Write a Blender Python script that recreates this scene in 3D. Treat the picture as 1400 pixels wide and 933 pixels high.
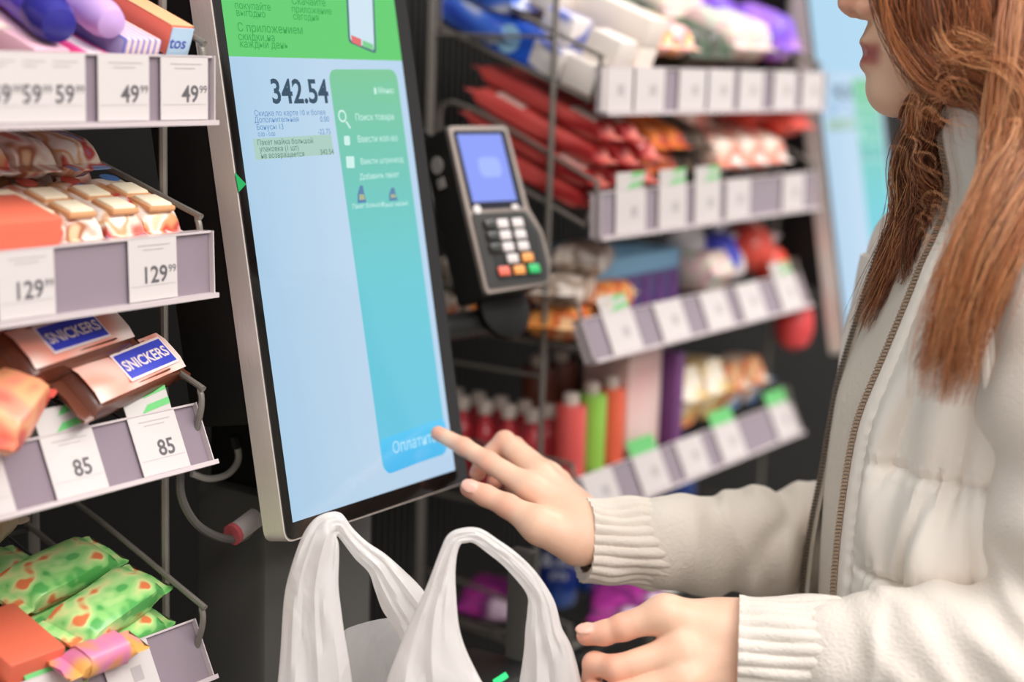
import bpy, bmesh, math, random
import numpy as np
from mathutils import Vector, Matrix
random.seed(7); np.random.seed(7)
for o in list(bpy.data.objects): bpy.data.objects.remove(o, do_unlink=True)
SC = bpy.context.scene
COL = SC.collection

# ---------------------------------------------------------------- camera (world X runs along the shelf fronts, Y into them)
F = 2200.0; KR = -0.033; VPX, VPY = 1518.0, -340.0
_D = F*F/(-VPY - VPX*KR)
_u = np.array([VPX, VPY, F]); _u /= np.linalg.norm(_u)
_d = np.array([KR*_D, _D, F]); _d /= np.linalg.norm(_d)
_n = np.cross(_u, _d)
M3 = np.array([_u, _n, -_d])
CAM = np.array([0, 0, 1.42])
def at(px, py, depth): return CAM + M3 @ (np.array([px-700, py-466.5, F])/F)*depth
def hit(px, py, axis, val):
    r = M3 @ (np.array([px-700, py-466.5, F])/F)
    return CAM + r*((val-CAM[axis])/r[axis])
cam_d = bpy.data.cameras.new('camera'); cam = bpy.data.objects.new('camera', cam_d); COL.objects.link(cam)
R_ = np.column_stack([M3 @ [1, 0, 0], M3 @ [0, -1, 0], M3 @ [0, 0, -1]])
mw = Matrix.Identity(4)
for i in range(3):
    for j in range(3): mw[i][j] = R_[i, j]
    mw[i][3] = CAM[i]
cam.matrix_world = mw
cam_d.sensor_width = 36.0; cam_d.lens = F*36.0/1400.0
cam_d.clip_start = 0.02; cam_d.clip_end = 60
cam_d.dof.use_dof = True; cam_d.dof.focus_distance = 1.225; cam_d.dof.aperture_fstop = 2.5
SC.camera = cam

# ---------------------------------------------------------------- light
SC.view_settings.view_transform = 'Standard'; SC.view_settings.look = 'None'
SC.view_settings.exposure = 0.0; SC.view_settings.gamma = 1.0
SC.view_settings.use_curve_mapping = False
wd = bpy.data.worlds.new('store_ambience'); SC.world = wd; wd.use_nodes = True
wd.node_tree.nodes['Background'].inputs[0].default_value = (1.0, 0.968, 0.95, 1)
wd.node_tree.nodes['Background'].inputs[1].default_value = 0.64
def area(name, loc, target, sx, sy, power, col=(1, .965, .935)):
    l = bpy.data.lights.new(name, 'AREA'); l.shape = 'RECTANGLE'; l.size = sx; l.size_y = sy; l.energy = power; l.color = col
    o = bpy.data.objects.new(name, l); COL.objects.link(o); o.location = loc
    o.rotation_euler = (Vector(target)-Vector(loc)).to_track_quat('-Z', 'Y').to_euler()
    return o
# ceiling luminaires of the shop aisle and one added hair lamp, 2.9 m up
area('ceiling_lamp_aisle', (0.7, -0.35, 2.9), (0.9, -0.2, 0), 2.6, 0.35, 31)
area('added_hair_lamp', (1.75, -0.55, 2.9), (1.25, 0.2, 1.2), 1.6, 0.35, 32)  # unseen lamp added above and behind the shopper to brighten hair and sleeve
area('ceiling_lamp_second_aisle', (0.0, -1.9, 2.9), (0.5, -0.2, 1.0), 2.6, 0.5, 46)
area('ceiling_lamp_end', (2.9, 0.2, 2.9), (2.0, 0.3, 0.8), 1.2, 0.5, 20)
# ---------------------------------------------------------------- helpers
def lin(c):
    out = []
    for v in c:
        v = v/255.0
        out.append(v/12.92 if v <= 0.04045 else ((v+0.055)/1.055)**2.4)
    return tuple(out)
MATS = {}
def setin(b, name, v):
    if name in b.inputs: b.inputs[name].default_value = v
def mat(key, rgb, rough=0.5, metal=0.0, spec=0.5, bump=None, emit=0.0, trans=0.0, sss=0.0, aniso=0.0, alpha=1.0, vary=0.0, coat=0.0):
    if key in MATS: return MATS[key]
    m = bpy.data.materials.new(key); m.use_nodes = True; nt = m.node_tree; b = nt.nodes['Principled BSDF']
    c = lin(rgb)+(1,)
    b.inputs['Base Color'].default_value = c
    b.inputs['Roughness'].default_value = rough; b.inputs['Metallic'].default_value = metal
    setin(b, 'Specular IOR Level', spec); setin(b, 'Anisotropic', aniso); setin(b, 'Coat Weight', coat)
    setin(b, 'Transmission Weight', trans); b.inputs['Alpha'].default_value = alpha
    if sss: setin(b, 'Subsurface Weight', sss); setin(b, 'Subsurface Radius', (0.012, 0.005, 0.003)); setin(b, 'Subsurface Scale', 0.5)
    if emit: setin(b, 'Emission Color', c); setin(b, 'Emission Strength', emit)
    tc = None
    if bump or vary:
        tc = nt.nodes.new('ShaderNodeTexCoord')
    if bump:
        sc, st, stretch = bump
        mp = nt.nodes.new('ShaderNodeMapping'); mp.inputs['Scale'].default_value = stretch
        nz = nt.nodes.new('ShaderNodeTexNoise'); nz.inputs['Scale'].default_value = sc; nz.inputs['Detail'].default_value = 3
        bp = nt.nodes.new('ShaderNodeBump'); bp.inputs['Strength'].default_value = st; bp.inputs['Distance'].default_value = 0.002
        nt.links.new(tc.outputs['Object'], mp.inputs[0]); nt.links.new(mp.outputs[0], nz.inputs[0])
        nt.links.new(nz.outputs['Fac'], bp.inputs['Height']); nt.links.new(bp.outputs[0], b.inputs['Normal'])
    if vary:
        nz2 = nt.nodes.new('ShaderNodeTexNoise'); nz2.inputs['Scale'].default_value = 14; nz2.inputs['Detail'].default_value = 4
        rp = nt.nodes.new('ShaderNodeMix'); rp.data_type = 'RGBA'
        rp.inputs[6].default_value = tuple(min(1, x*(1+vary)) for x in c[:3])+(1,)
        rp.inputs[7].default_value = tuple(x*(1-vary) for x in c[:3])+(1,)
        nt.links.new(tc.outputs['Object'], nz2.inputs[0]); nt.links.new(nz2.outputs['Fac'], rp.inputs[0]); nt.links.new(rp.outputs[2], b.inputs['Base Color'])
    MATS[key] = m
    return m
def pmat(key, cols, scale=30, stretch=(1, 1, 1), rough=0.35, kind='noise', off=(0, 0, 0)):
    """printed packaging: patches of a few colours laid out in the pack's own coordinates"""
    if key in MATS: return MATS[key]
    m = bpy.data.materials.new(key); m.use_nodes = True; nt = m.node_tree; b = nt.nodes['Principled BSDF']
    b.inputs['Roughness'].default_value = rough
    tc = nt.nodes.new('ShaderNodeTexCoord'); mp = nt.nodes.new('ShaderNodeMapping')
    mp.inputs['Scale'].default_value = stretch; mp.inputs['Location'].default_value = off
    nt.links.new(tc.outputs['Object'], mp.inputs[0])
    if kind == 'noise':
        t = nt.nodes.new('ShaderNodeTexNoise'); t.inputs['Scale'].default_value = scale; t.inputs['Detail'].default_value = 1.0
        outp = t.outputs['Fac']; lo, hi = 0.34, 0.66
    elif kind == 'cell':
        t = nt.nodes.new('ShaderNodeTexVoronoi'); t.inputs['Scale'].default_value = scale; outp = t.outputs['Distance']; lo, hi = 0.15, 0.75
    else:
        t = nt.nodes.new('ShaderNodeTexWave'); t.inputs['Scale'].default_value = scale; t.inputs['Distortion'].default_value = 1.5
        t.inputs['Detail'].default_value = 1.0
        outp = t.outputs['Fac']; lo, hi = 0.1, 0.9
    nt.links.new(mp.outputs[0], t.inputs[0])
    cr = nt.nodes.new('ShaderNodeValToRGB'); e = cr.color_ramp; e.interpolation = 'EASE'
    n = len(cols)
    e.elements[0].position = lo; e.elements[0].color = lin(cols[0])+(1,)
    e.elements[1].position = hi; e.elements[1].color = lin(cols[-1])+(1,)
    for i in range(1, n-1):
        el = e.elements.new(lo+(hi-lo)*i/(n-1)); el.color = lin(cols[i])+(1,)
    nt.links.new(outp, cr.inputs[0]); nt.links.new(cr.outputs[0], b.inputs['Base Color'])
    MATS[key] = m
    return m

class MB:
    def __init__(s): s.v = []; s.f = []
    def add(s, vs, fs):
        b = len(s.v); s.v += [tuple(map(float, q)) for q in vs]; s.f += [tuple(b+i for i in f) for f in fs]; return s
    def box(s, lo, hi, bev=0.0):
        x0, y0, z0 = lo; x1, y1, z1 = hi
        if bev <= 0:
            return s.add([(x0,y0,z0),(x1,y0,z0),(x1,y1,z0),(x0,y1,z0),(x0,y0,z1),(x1,y0,z1),(x1,y1,z1),(x0,y1,z1)],
                         [(0,3,2,1),(4,5,6,7),(0,1,5,4),(1,2,6,5),(2,3,7,6),(3,0,4,7)])
        bm = bmesh.new(); bmesh.ops.create_cube(bm, size=1)
        for v in bm.verts: v.co = Vector(((x0+x1)/2+v.co.x*(x1-x0), (y0+y1)/2+v.co.y*(y1-y0), (z0+z1)/2+v.co.z*(z1-z0)))
        bmesh.ops.bevel(bm, geom=bm.edges[:], offset=bev, segments=2, affect='EDGES', profile=0.5)
        bm.verts.index_update()
        s.add([v.co[:] for v in bm.verts], [[v.index for v in f.verts] for f in bm.faces]); bm.free(); return s
    def tube(s, pts, r, n=8, cap=True, closed=False):
        P = [np.array(p, float) for p in pts]; m = len(P); rs = r if hasattr(r, '__len__') else [r]*m
        vs = []; t0 = None; ref = None
        for i in range(m):
            t = P[(i+1) % m]-P[i-1] if closed else P[min(i+1, m-1)]-P[max(i-1, 0)]
            t = t/(np.linalg.norm(t)+1e-12)
            if ref is None:
                a = np.array([0, 0, 1.]) if abs(t[2]) < 0.9 else np.array([1., 0, 0]); ref = np.cross(t, a); ref /= np.linalg.norm(ref)
            else:
                ref = ref-t*(ref@t); ref /= np.linalg.norm(ref)+1e-12
            b = np.cross(t, ref)
            for k in range(n):
                a = 2*math.pi*k/n; vs.append(P[i]+(ref*math.cos(a)+b*math.sin(a))*rs[i])
        fs = []
        for i in range(m if closed else m-1):
            j = (i+1) % m
            for k in range(n): fs.append((i*n+k, i*n+(k+1) % n, j*n+(k+1) % n, j*n+k))
        if cap and not closed: fs += [tuple(range(n))[::-1], tuple((m-1)*n+k for k in range(n))]
        return s.add(vs, fs)
    def lathe(s, prof, n=20, c=(0, 0, 0)):
        vs = []; m = len(prof)
        for (r, z) in prof:
            for k in range(n):
                a = 2*math.pi*k/n; vs.append((c[0]+r*math.cos(a), c[1]+r*math.sin(a), c[2]+z))
        fs = [(i*n+k, i*n+(k+1) % n, (i+1)*n+(k+1) % n, (i+1)*n+k) for i in range(m-1) for k in range(n)]
        fs += [tuple(range(n))[::-1], tuple((m-1)*n+k for k in range(n))]
        return s.add(vs, fs)
    def grid(s, rows, closed=False):
        m = len(rows); n = len(rows[0]); vs = [q for r in rows for q in r]
        fs = [(i*n+k, i*n+(k+1) % n, (i+1)*n+(k+1) % n, (i+1)*n+k) for i in range(m-1) for k in range(n if closed else n-1)]
        return s.add(vs, fs)
    def prism(s, poly, z0, z1):
        n = len(poly); vs = [(x, y, z0) for x, y in poly]+[(x, y, z1) for x, y in poly]
        fs = [tuple(range(n))[::-1], tuple(range(n, 2*n))]+[(k, (k+1) % n, n+(k+1) % n, n+k) for k in range(n)]
        return s.add(vs, fs)
    def mesh(s, name, smooth=True, recalc=False):
        me = bpy.data.meshes.new(name); me.from_pydata(s.v, [], s.f)
        if recalc:
            bm = bmesh.new(); bm.from_mesh(me); bmesh.ops.recalc_face_normals(bm, faces=bm.faces[:]); bm.to_mesh(me); bm.free()
        if smooth:
            me.polygons.foreach_set('use_smooth', [True]*len(me.polygons))
            try: me.set_sharp_from_angle(angle=math.radians(42))
            except Exception: pass
        me.update(); return me
    def build(s, name, m, parent=None, smooth=True, world=False, recalc=False):
        return link(name, s.mesh(name, smooth, recalc), m, parent, world)
def link(name, me, m, parent=None, world=False):
    if m is not None and len(me.materials) == 0: me.materials.append(m)
    o = bpy.data.objects.new(name, me); COL.objects.link(o)
    if parent is not None:
        o.parent = parent
        if world: o.matrix_parent_inverse = parent.matrix_basis.inverted()
    return o
def tag(o, label=None, cat=None, group=None, kind=None):
    if label: o['label'] = label
    if cat: o['category'] = cat
    if group: o['group'] = group
    if kind: o['kind'] = kind
    return o
def empty(name, loc, label=None, cat=None, group=None):
    o = bpy.data.objects.new(name, None); COL.objects.link(o); o.location = [float(v) for v in loc]; o.empty_display_size = 0.02
    o.matrix_basis = Matrix.Translation(Vector([float(v) for v in loc]))
    return tag(o, label, cat, group)
def copy_tree(o, parent=None):
    c = o.copy(); COL.objects.link(c); c.parent = parent
    for ch in list(o.children): copy_tree(ch, c)
    return c
TXT = {}
def text_mesh(s, size, align='LEFT', extrude=0.0, bold=0.0):
    k = (s, size, align, extrude, bold)
    if k in TXT: return TXT[k]
    cu = bpy.data.curves.new('lettering', 'FONT'); cu.body = s; cu.size = size; cu.align_x = align; cu.extrude = extrude; cu.offset = bold
    cu.resolution_u = 3
    ob = bpy.data.objects.new('lettering_tmp', cu); COL.objects.link(ob)
    dg = bpy.context.evaluated_depsgraph_get(); me = bpy.data.meshes.new_from_object(ob.evaluated_get(dg))
    bpy.data.objects.remove(ob, do_unlink=True); me.name = 'lettering'; me.materials.clear()
    TXT[k] = me; return me
def letter(s, size, m, parent, mtx, align='LEFT', extrude=0.0002, bold=0.0, name='lettering'):
    me = text_mesh(s, size, align, extrude, bold)
    if len(me.materials) and me.materials[0] != m:
        me = me.copy(); me.materials.clear()
    o = link(name, me, m, parent); o.matrix_basis = mtx; return o
def frame(o, ex, ey, ez):
    m = Matrix.Identity(4)
    for i in range(3): m[i][0] = float(ex[i]); m[i][1] = float(ey[i]); m[i][2] = float(ez[i]); m[i][3] = float(o[i])
    return m
def catmull(P, n):
    P = np.array(P, float); m = len(P); out = []
    Q = np.vstack([2*P[0]-P[1], P, 2*P[-1]-P[-2]])
    for t in np.linspace(0, m-1, n):
        i = min(int(t), m-2); f = t-i; a, b, c, d = Q[i], Q[i+1], Q[i+2], Q[i+3]
        out.append(0.5*((2*b)+(c-a)*f+(2*a-5*b+4*c-d)*f*f+(3*b-a-3*c+d)*f**3))
    return np.array(out)

# ---- signed-distance modelling for the figure (evaluated on a grid, meshed with surface nets)
def rcone(P, a, b, r1, r2):
    a = np.asarray(a, np.float32); b = np.asarray(b, np.float32); ba = b-a; L = float(ba@ba); pa = P-a
    h = np.clip((pa@ba)/max(L, 1e-12), 0, 1)
    return np.sqrt(((pa-h[..., None]*ba)**2).sum(-1))-(r1+(r2-r1)*h)
def ellip(P, c, r):
    q = (P-np.asarray(c, np.float32))/np.asarray(r, np.float32); k0 = np.sqrt((q*q).sum(-1))
    return (k0-1.0)*min(r)*0.9 if False else (k0-1.0)*k0/np.maximum(np.sqrt(((q/np.asarray(r, np.float32))**2).sum(-1)), 1e-6)
def smin(a, b, k):
    h = np.maximum(k-np.abs(a-b), 0)/k
    return np.minimum(a, b)-h*h*k*0.25
def smax(a, b, k): return -smin(-a, -b, k)
def sdf_grid(lo, hi, h):
    lo = np.array(lo, np.float32); n = np.ceil((np.array(hi)-lo)/h).astype(int)+1
    ax = [lo[i]+h*np.arange(n[i], dtype=np.float32) for i in range(3)]
    return np.stack(np.meshgrid(*ax, indexing='ij'), -1), lo
def surface_nets(f, lo, h):
    s = f < 0
    nx, ny, nz = f.shape
    acc = np.zeros((nx-1, ny-1, nz-1, 3), np.float32); cnt = np.zeros((nx-1, ny-1, nz-1), np.float32)
    cs = [(i, j, k) for i in (0, 1) for j in (0, 1) for k in (0, 1)]
    def sub(A, c): return A[c[0]:nx-1+c[0], c[1]:ny-1+c[1], c[2]:nz-1+c[2]]
    for c in cs:
        for ax in range(3):
            if c[ax]: continue
            d = list(c); d[ax] = 1
            fa, fb = sub(f, c), sub(f, d); m = sub(s, c) != sub(s, d)
            t = np.where(m, fa/np.where(m, fa-fb, 1), 0)
            for q in range(3): acc[..., q] += np.where(m, c[q]+(t if q == ax else 0), 0)
            cnt += m
    mask = cnt > 0
    idx = -np.ones(mask.shape, int); idx[mask] = np.arange(mask.sum())
    base = np.argwhere(mask); V = (base+acc[mask]/cnt[mask][:, None])*h+lo
    Fs = []
    for ax in range(3):
        a1, a2 = (ax+1) % 3, (ax+2) % 3
        sl0 = [slice(None)]*3; sl1 = [slice(None)]*3
        sl0[ax] = slice(0, -1); sl1[ax] = slice(1, None)
        e = s[tuple(sl0)] != s[tuple(sl1)]
        pos = np.argwhere(e)
        pos = pos[(pos[:, a1] > 0) & (pos[:, a2] > 0) & (pos[:, a1] < f.shape[a1]-1) & (pos[:, a2] < f.shape[a2]-1)]
        ins = s[pos[:, 0], pos[:, 1], pos[:, 2]]
        q = []
        for o1, o2 in ((0, 0), (-1, 0), (-1, -1), (0, -1)):
            p = pos.copy(); p[:, a1] += o1; p[:, a2] += o2; q.append(idx[p[:, 0], p[:, 1], p[:, 2]])
        q = np.stack(q, 1); q[~ins] = q[~ins][:, ::-1]
        Fs.append(q)
    return V, np.vstack(Fs)
def np_mesh(name, V, Fq, smooth=True):
    me = bpy.data.meshes.new(name); me.from_pydata(V.tolist(), [], Fq.tolist())
    if smooth: me.polygons.foreach_set('use_smooth', [True]*len(me.polygons))
    me.update(); return me
# ---------------------------------------------------------------- setting
m_black = mat('black panel', (20, 19, 18), 0.55, spec=0.3)
m_dark = mat('dark grey steel', (84, 82, 78), 0.45, spec=0.4)
m_wire = mat('grey coated wire', (128, 122, 114), 0.35, metal=0.3)
m_dwire = mat('dark coated wire', (66, 63, 59), 0.4, metal=0.3)
m_white = mat('white card', (203, 195, 193), 0.55)
m_ink = mat('grey ink', (92, 88, 92), 0.6)
m_pale_ink = mat('pale grey ink', (176, 168, 168), 0.6)
m_rail = mat('clear violet-grey price rail plastic', (142, 128, 138), 0.16, spec=0.6, coat=0.4)
m_railw = mat('milky rail lip plastic', (200, 188, 189), 0.25)
m_tile = mat('floor tile', (150, 146, 140), 0.25)
tag(MB().box((-3, -4, -0.05), (6, 1.3, 0)).build('floor', m_tile, smooth=False), kind='structure')
wb = tag(MB().box((-0.6, 1.17, 0), (4.2, 1.22, 2.3)).build('wall_back', m_black, smooth=False), kind='structure')
rb = MB()
for i in range(150):
    x = 1.42+i*0.0125
    rb.box((x, 1.163, 0.3), (x+0.005, 1.17, 2.2))
tag(rb.build('panel_ribs', mat('ribbed dark panel', (40, 38, 36), 0.5), wb, smooth=False), kind='stuff')

YF = 0.845
ZB = {1: 1.366, 2: 1.240, 3: 1.112, 4: 0.942, 5: 0.765}
LEAN = {1: 0, 2: 2, 3: 24, 4: 26, 5: 20}
RH = 0.047
BAY = {'A': (0.33, 0.848), 'B': (1.395, 1.935)}
SLOPE = {'A': {1: 20, 2: 15, 3: 18, 4: 20}, 'B': {1: 20, 2: 22, 3: 0, 4: 0, 5: 6}}
BAYTXT = {'A': 'wafer and nut bar rack', 'B': 'rack behind the card terminal'}
LEVTXT = {1: 'top tier', 2: 'second tier', 3: 'third tier', 4: 'fourth tier', 5: 'fifth tier'}
def deck(bay, lev):
    a = math.radians(SLOPE[bay][lev])
    return np.array([0, YF+0.012, ZB[lev]+0.012]), np.array([0, math.cos(a), math.sin(a)]), np.array([0, -math.sin(a), math.cos(a)])
def rail_frame(lev, x, h=0.0, out=0.0):
    a = math.radians(LEAN[lev]); ey = np.array([0, math.sin(a), math.cos(a)]); ez = np.array([0, -math.cos(a), math.sin(a)])
    return frame(np.array([x, YF-0.006, ZB[lev]])+ey*h+ez*out, (1, 0, 0), ey, ez)
_dw = MB().tube([(0, 0, 0), (0, 0.2, 0)], 0.0014, 6).mesh('deck_wire')
for bay in 'AB':
    x0, x1 = BAY[bay]
    rk = empty('shelf_rack', ((x0+x1)/2, 1.0, 0), 'dark wire display rack carrying the '+('wafer and nut bar tiers' if bay == 'A' else 'red bar and drink tiers'), 'rack', 'display racks')
    for sx in (x0-0.006, x1+0.006):
        for y, r in ((0.896, 0.0032), (1.052, 0.005)):
            MB().tube([(sx, y, 0.02), (sx, y, 1.95)], r, 8).build('upright', m_wire, rk, world=True)
        for z in (0.62, 0.80, 0.94, 1.09, 1.44, 1.62):
            MB().tube([(sx, 0.896, z), (sx, 1.052, z)], 0.0022, 6).build('rung', m_wire, rk, world=True)
    MB().box((x0, 0.88, 0.0), (x1, 1.15, 0.16), 0.006).build('plinth', m_dark, rk, world=True)
    for lev in SLOPE[bay]:
        o, eq, en = deck(bay, lev)
        sh = empty('wire_shelf', ((x0+x1)/2, YF, ZB[lev]), 'wire shelf with %s, %s of the %s' % ('a plain front wire' if lev == 5 else 'price rail', LEVTXT[lev], BAYTXT[bay]), 'shelf', 'wire shelves')
        rmtx = rail_frame(lev, 0)
        if lev == 5: MB().tube([o+np.array([x0, 0, .02]), o+np.array([x1, 0, .02])], .0025, 8).build('front_wire', m_wire, sh, world=True)
        else:
          r = MB().box((x0, 0, -0.0035), (x1, RH, -0.0015)).build('price_rail', m_rail, sh, smooth=False)
          r.matrix_basis = sh.matrix_basis.inverted() @ rmtx
          MB().box((x0, -0.002, -0.004), (x1+0.001, 0.0015, 0.006)).build('rail_lip', m_railw, r, smooth=False); MB().box((x0, RH-0.0015, -0.012), (x1, RH, 0.001)).build('rail_lip', m_railw, r, smooth=False)
          MB().box((x1-0.001, 0, -0.010), (x1, RH, 0.003)).build('rail_end_cap', m_railw, r, smooth=False); MB().box((x0, 0, -0.010), (x0+0.001, RH, 0.003)).build('rail_end_cap', m_railw, r, smooth=False)
        for sx in (x0+0.003, x1-0.003):     # side guard wire: bends down into the rail at the front
            P = [o+np.array([sx, 0, 0])+en*0.004, o+np.array([sx, 0, 0])+en*0.03, o+np.array([sx, 0, 0])+en*0.043+eq*0.006,
                 o+np.array([sx, 0, 0])+en*0.046+eq*0.02, o+np.array([sx, 0, 0])+en*0.046+eq*0.2, o+np.array([sx, 0, 0])+en*0.0+eq*0.205]
            MB().tube(catmull(P, 22), 0.0024, 8).build('side_wire', m_wire, sh, world=True)
            MB().tube([o+np.array([sx, 0, 0])+eq*0.0, o+np.array([sx, 0, 0])+eq*0.205], 0.0024, 8).build('side_wire', m_wire, sh, world=True)
        for q in (0.004, 0.1, 0.2):
            MB().tube([o+np.array([x0, 0, 0])+eq*q-en*0.002, o+np.array([x1, 0, 0])+eq*q-en*0.002], 0.002, 6).build('cross_wire', m_dwire, sh, world=True)
        nW = int((x1-x0)/0.03)
        for i in range(1, nW+1):
            x = x0+(x1-x0)*i/(nW+1)
            w = link('deck_wire', _dw, m_dwire, sh); w.matrix_parent_inverse = sh.matrix_basis.inverted(); w.matrix_basis = frame(o+np.array([x, 0, 0]), (1, 0, 0), eq, en)

# ---- price tags slotted into the rails
TW, TH = 0.0455, 0.044
_tagme = MB().box((0, 0, 0), (TW, TH, 0.0004)).mesh('price_tag', smooth=False)
m_grey_promo = mat('grey promo card', (196, 190, 186), 0.5); m_green_promo = mat('green promo print', (104, 190, 112), 0.5)
def price_tag(lev, xr, main, sup, label, k=0, topper=None, small=True, width=TW, group='price tags in the rails'):
    x0 = xr-width
    t = link('price_tag', _tagme, m_white); tag(t, label, 'price tag', group)
    t.matrix_basis = rail_frame(lev, x0, 0.002, 0.0006+0.0006*k) @ Matrix.Diagonal((width/TW, 1, 1, 1))
    T = lambda x, y: Matrix.Translation((x, y, 0.0006))
    if main:
        s = 0.0165
        letter(main, s, m_ink, t, T(TW*0.80, 0.0125), 'RIGHT', 0.0, 0.0003)
        if sup: letter(sup, 0.0078, m_ink, t, T(TW*0.81, 0.0185), 'LEFT', 0.0)
        ln = MB().box((0.002, 0.0105, 0.0004), (TW-0.002, 0.0108, 0.0006)).build('rule_line', m_pale_ink, t, smooth=False)
        MB().box((TW*0.2, 0.0385, 0.0004), (TW*0.86, 0.0393, 0.0006)).build('print_line', m_pale_ink, t, smooth=False)
        MB().box((TW*0.3, 0.0355, 0.0004), (TW*0.72, 0.0363, 0.0006)).build('print_line', m_pale_ink, t, smooth=False)
    elif small:
        MB().box((TW*0.5, 0.016, 0.0004), (TW*0.72, 0.027, 0.0006)).build('print_mark', m_pale_ink, t, smooth=False)
    if topper:
        tp = MB().box((0.001, TH-0.004, -0.0008), (TW-0.001, TH+0.019, -0.0002)).build('promo_topper', m_green_promo if topper == 'g' else m_grey_promo, t, smooth=False)
        if topper != 'g':
            MB().add([(TW*.45, TH+0.012, 0), (TW-.001, TH+0.016, 0), (TW-.001, TH+.019, 0), (TW*.6, TH+.019, 0)], [(0, 1, 2, 3)]).build('green_stripe', m_green_promo, tp, smooth=False)
            MB().add([(TW*.35, TH+.001, 0), (TW-.001, TH+.005, 0), (TW-.001, TH+.010, 0), (TW*.5, TH+.007, 0)], [(0, 1, 2, 3)]).build('green_stripe', m_green_promo, tp, smooth=False)
    return t
def X_on(px, lev, py=None):
    py = py if py is not None else {1: 120, 2: 300, 3: 480, 4: 640}[lev]
    return hit(px, py, 1, YF-0.004)[0]
for k, (px, a) in enumerate(((280, '49'), (199, '49'), (111, '59'), (66, '59'), (24, '59'))):
    price_tag(1, X_on(px, 1), a, '99', ('white price tag reading %s 99 under the candy rolls%s' % (a, ', next to the rail end' if k == 0 else (', second from the rail end' if k == 1 else ''))), k)
price_tag(2, X_on(239, 2, 365), '129', '99', 'white price tag reading 129 99 under the wafer packs by the rail end')
price_tag(2, X_on(72, 2, 390), '129', '99', 'white price tag reading 129 99 under the orange box on the wafer tier')
for k, px in enumerate((258, 146, 18)):
    price_tag(3, X_on(px, 3, 600), '85', '', ['white price tag reading 85 with grey-green promo topper by the rail end', 'white price tag reading 85 with grey-green promo topper below the nut bars', 'white price tag reading 85 below the salmon packs'][k], 0, 'gr')
price_tag(4, X_on(222, 4, 900), '', '', 'plain white price tag in the rail under the green snack bags', 0)
price_tag(4, X_on(128, 4, 915), '', '', 'white price tag under a green promo topper below the green snack bags', 0, 'g')
RT = {1: [(862, 0), (905, 0), (962, 0), (1000, 0), (1040, 0), (1085, 0), (1122, 0)],
      2: [(880, 'gr'), (935, 'g2'), (982, 'g2'), (1022, 0), (1096, 0)],
      3: [(880, 'gr'), (945, 0), (1004, 0), (1050, 0), (1100, 'g2')],
      4: [(855, 0), (920, 'g'), (975, 0), (1024, 'g'), (1096, 'g')]}
for lev, rows in RT.items():
    prev = BAY['B'][0]
    for i, (px, tp) in enumerate(rows):
        yy = {1: 120, 2: 300, 3: 440, 4: 610}[lev]-(px-850)*{1: 0.02, 2: 0.12, 3: 0.22, 4: 0.33}[lev]
        x = min(X_on(px, lev, yy), BAY['B'][1]-0.002)
        w = min(0.062, x-prev-0.002 if i else 0.062)
        w = max(w, 0.045); prev = x
        lb = 'white price tag with %stopper, %s rail behind the card terminal' % ({'gr': 'grey-green ', 'g': 'bright green ', 'g2': 'grey '}.get(tp, ''), LEVTXT[lev]) if tp else 'plain white price tag on the %s rail behind the card terminal' % LEVTXT[lev]
        price_tag(lev, x, '', '', lb, (i % 2)*0.5, ('g' if tp == 'g' else 'gr') if tp else None, True, w)
# ---------------------------------------------------------------- goods on the shelves
MESH = {}
def pack_mesh(L, W, H, crimp=0.011, seed=0):
    """flow-wrapped pack: pillow body, flat crimped ends with a saw-tooth edge; length along Y"""
    k = ('pack', L, W, H, seed)
    if k in MESH: return MESH[k]
    rng = random.Random(seed); rows = []; n = 12
    ys = [-L/2, -L/2+crimp*0.5, -L/2+crimp, -L/2+crimp*1.25, -L/2+crimp*1.8, -L*0.25, 0, L*0.25, L/2-crimp*1.8, L/2-crimp*1.25, L/2-crimp, L/2-crimp*.5, L/2]
    for i, y in enumerate(ys):
        e = min(i, len(ys)-1-i)
        hh = [0.03, 0.03, 0.06, 0.55, 0.92, 1, 1][e]*H/2; ww = [1.04, 1.05, 1.04, 0.98, 0.96, 1, 1][e]*W/2
        r = []
        for j in range(n):
            a = 2*math.pi*j/n; c, s = math.cos(a), math.sin(a); p = 0.55
            jit = 1+rng.uniform(-.05, .05)*(e > 3)
            r.append((ww*math.copysign(abs(c)**p, c)*jit, y+(0.0014*(1 if j % 2 else -1) if e == 0 else 0), H*0.5+hh*math.copysign(abs(s)**p, s)*jit))
        rows.append(r)
    b = MB().grid(rows, closed=True); m = len(rows)
    b.f += [tuple(range(n))[::-1], tuple((m-1)*n+j for j in range(n))]
    MESH[k] = b.mesh('pack', recalc=True); return MESH[k]
def carton_mesh(L, W, H):
    k = ('carton', L, W, H)
    if k not in MESH: MESH[k] = MB().box((-W/2, -L/2, 0), (W/2, L/2, H), 0.0018).mesh('carton')
    return MESH[k]
def with_mat(me, m):
    if len(me.materials) == 0: me.materials.append(m); return me
    if me.materials[0] == m: return me
    k = ('wm', me.name, m.name)
    if k not in MESH:
        c = me.copy(); c.materials.clear(); c.materials.append(m); MESH[k] = c
    return MESH[k]
def put(o, bay, lev, x, q, h=0.0, yaw=0.0, pitch=0.0, roll=0.0):
    org, eq, en = deck(bay, lev)
    o.matrix_basis = frame(org+np.array([x, 0, 0])+eq*q+en*(h+0.0035), (1, 0, 0), eq, en) @ Matrix.Rotation(math.radians(yaw), 4, 'Z') @ Matrix.Rotation(math.radians(pitch), 4, 'X') @ Matrix.Rotation(math.radians(roll), 4, 'Y')
    return o
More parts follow.
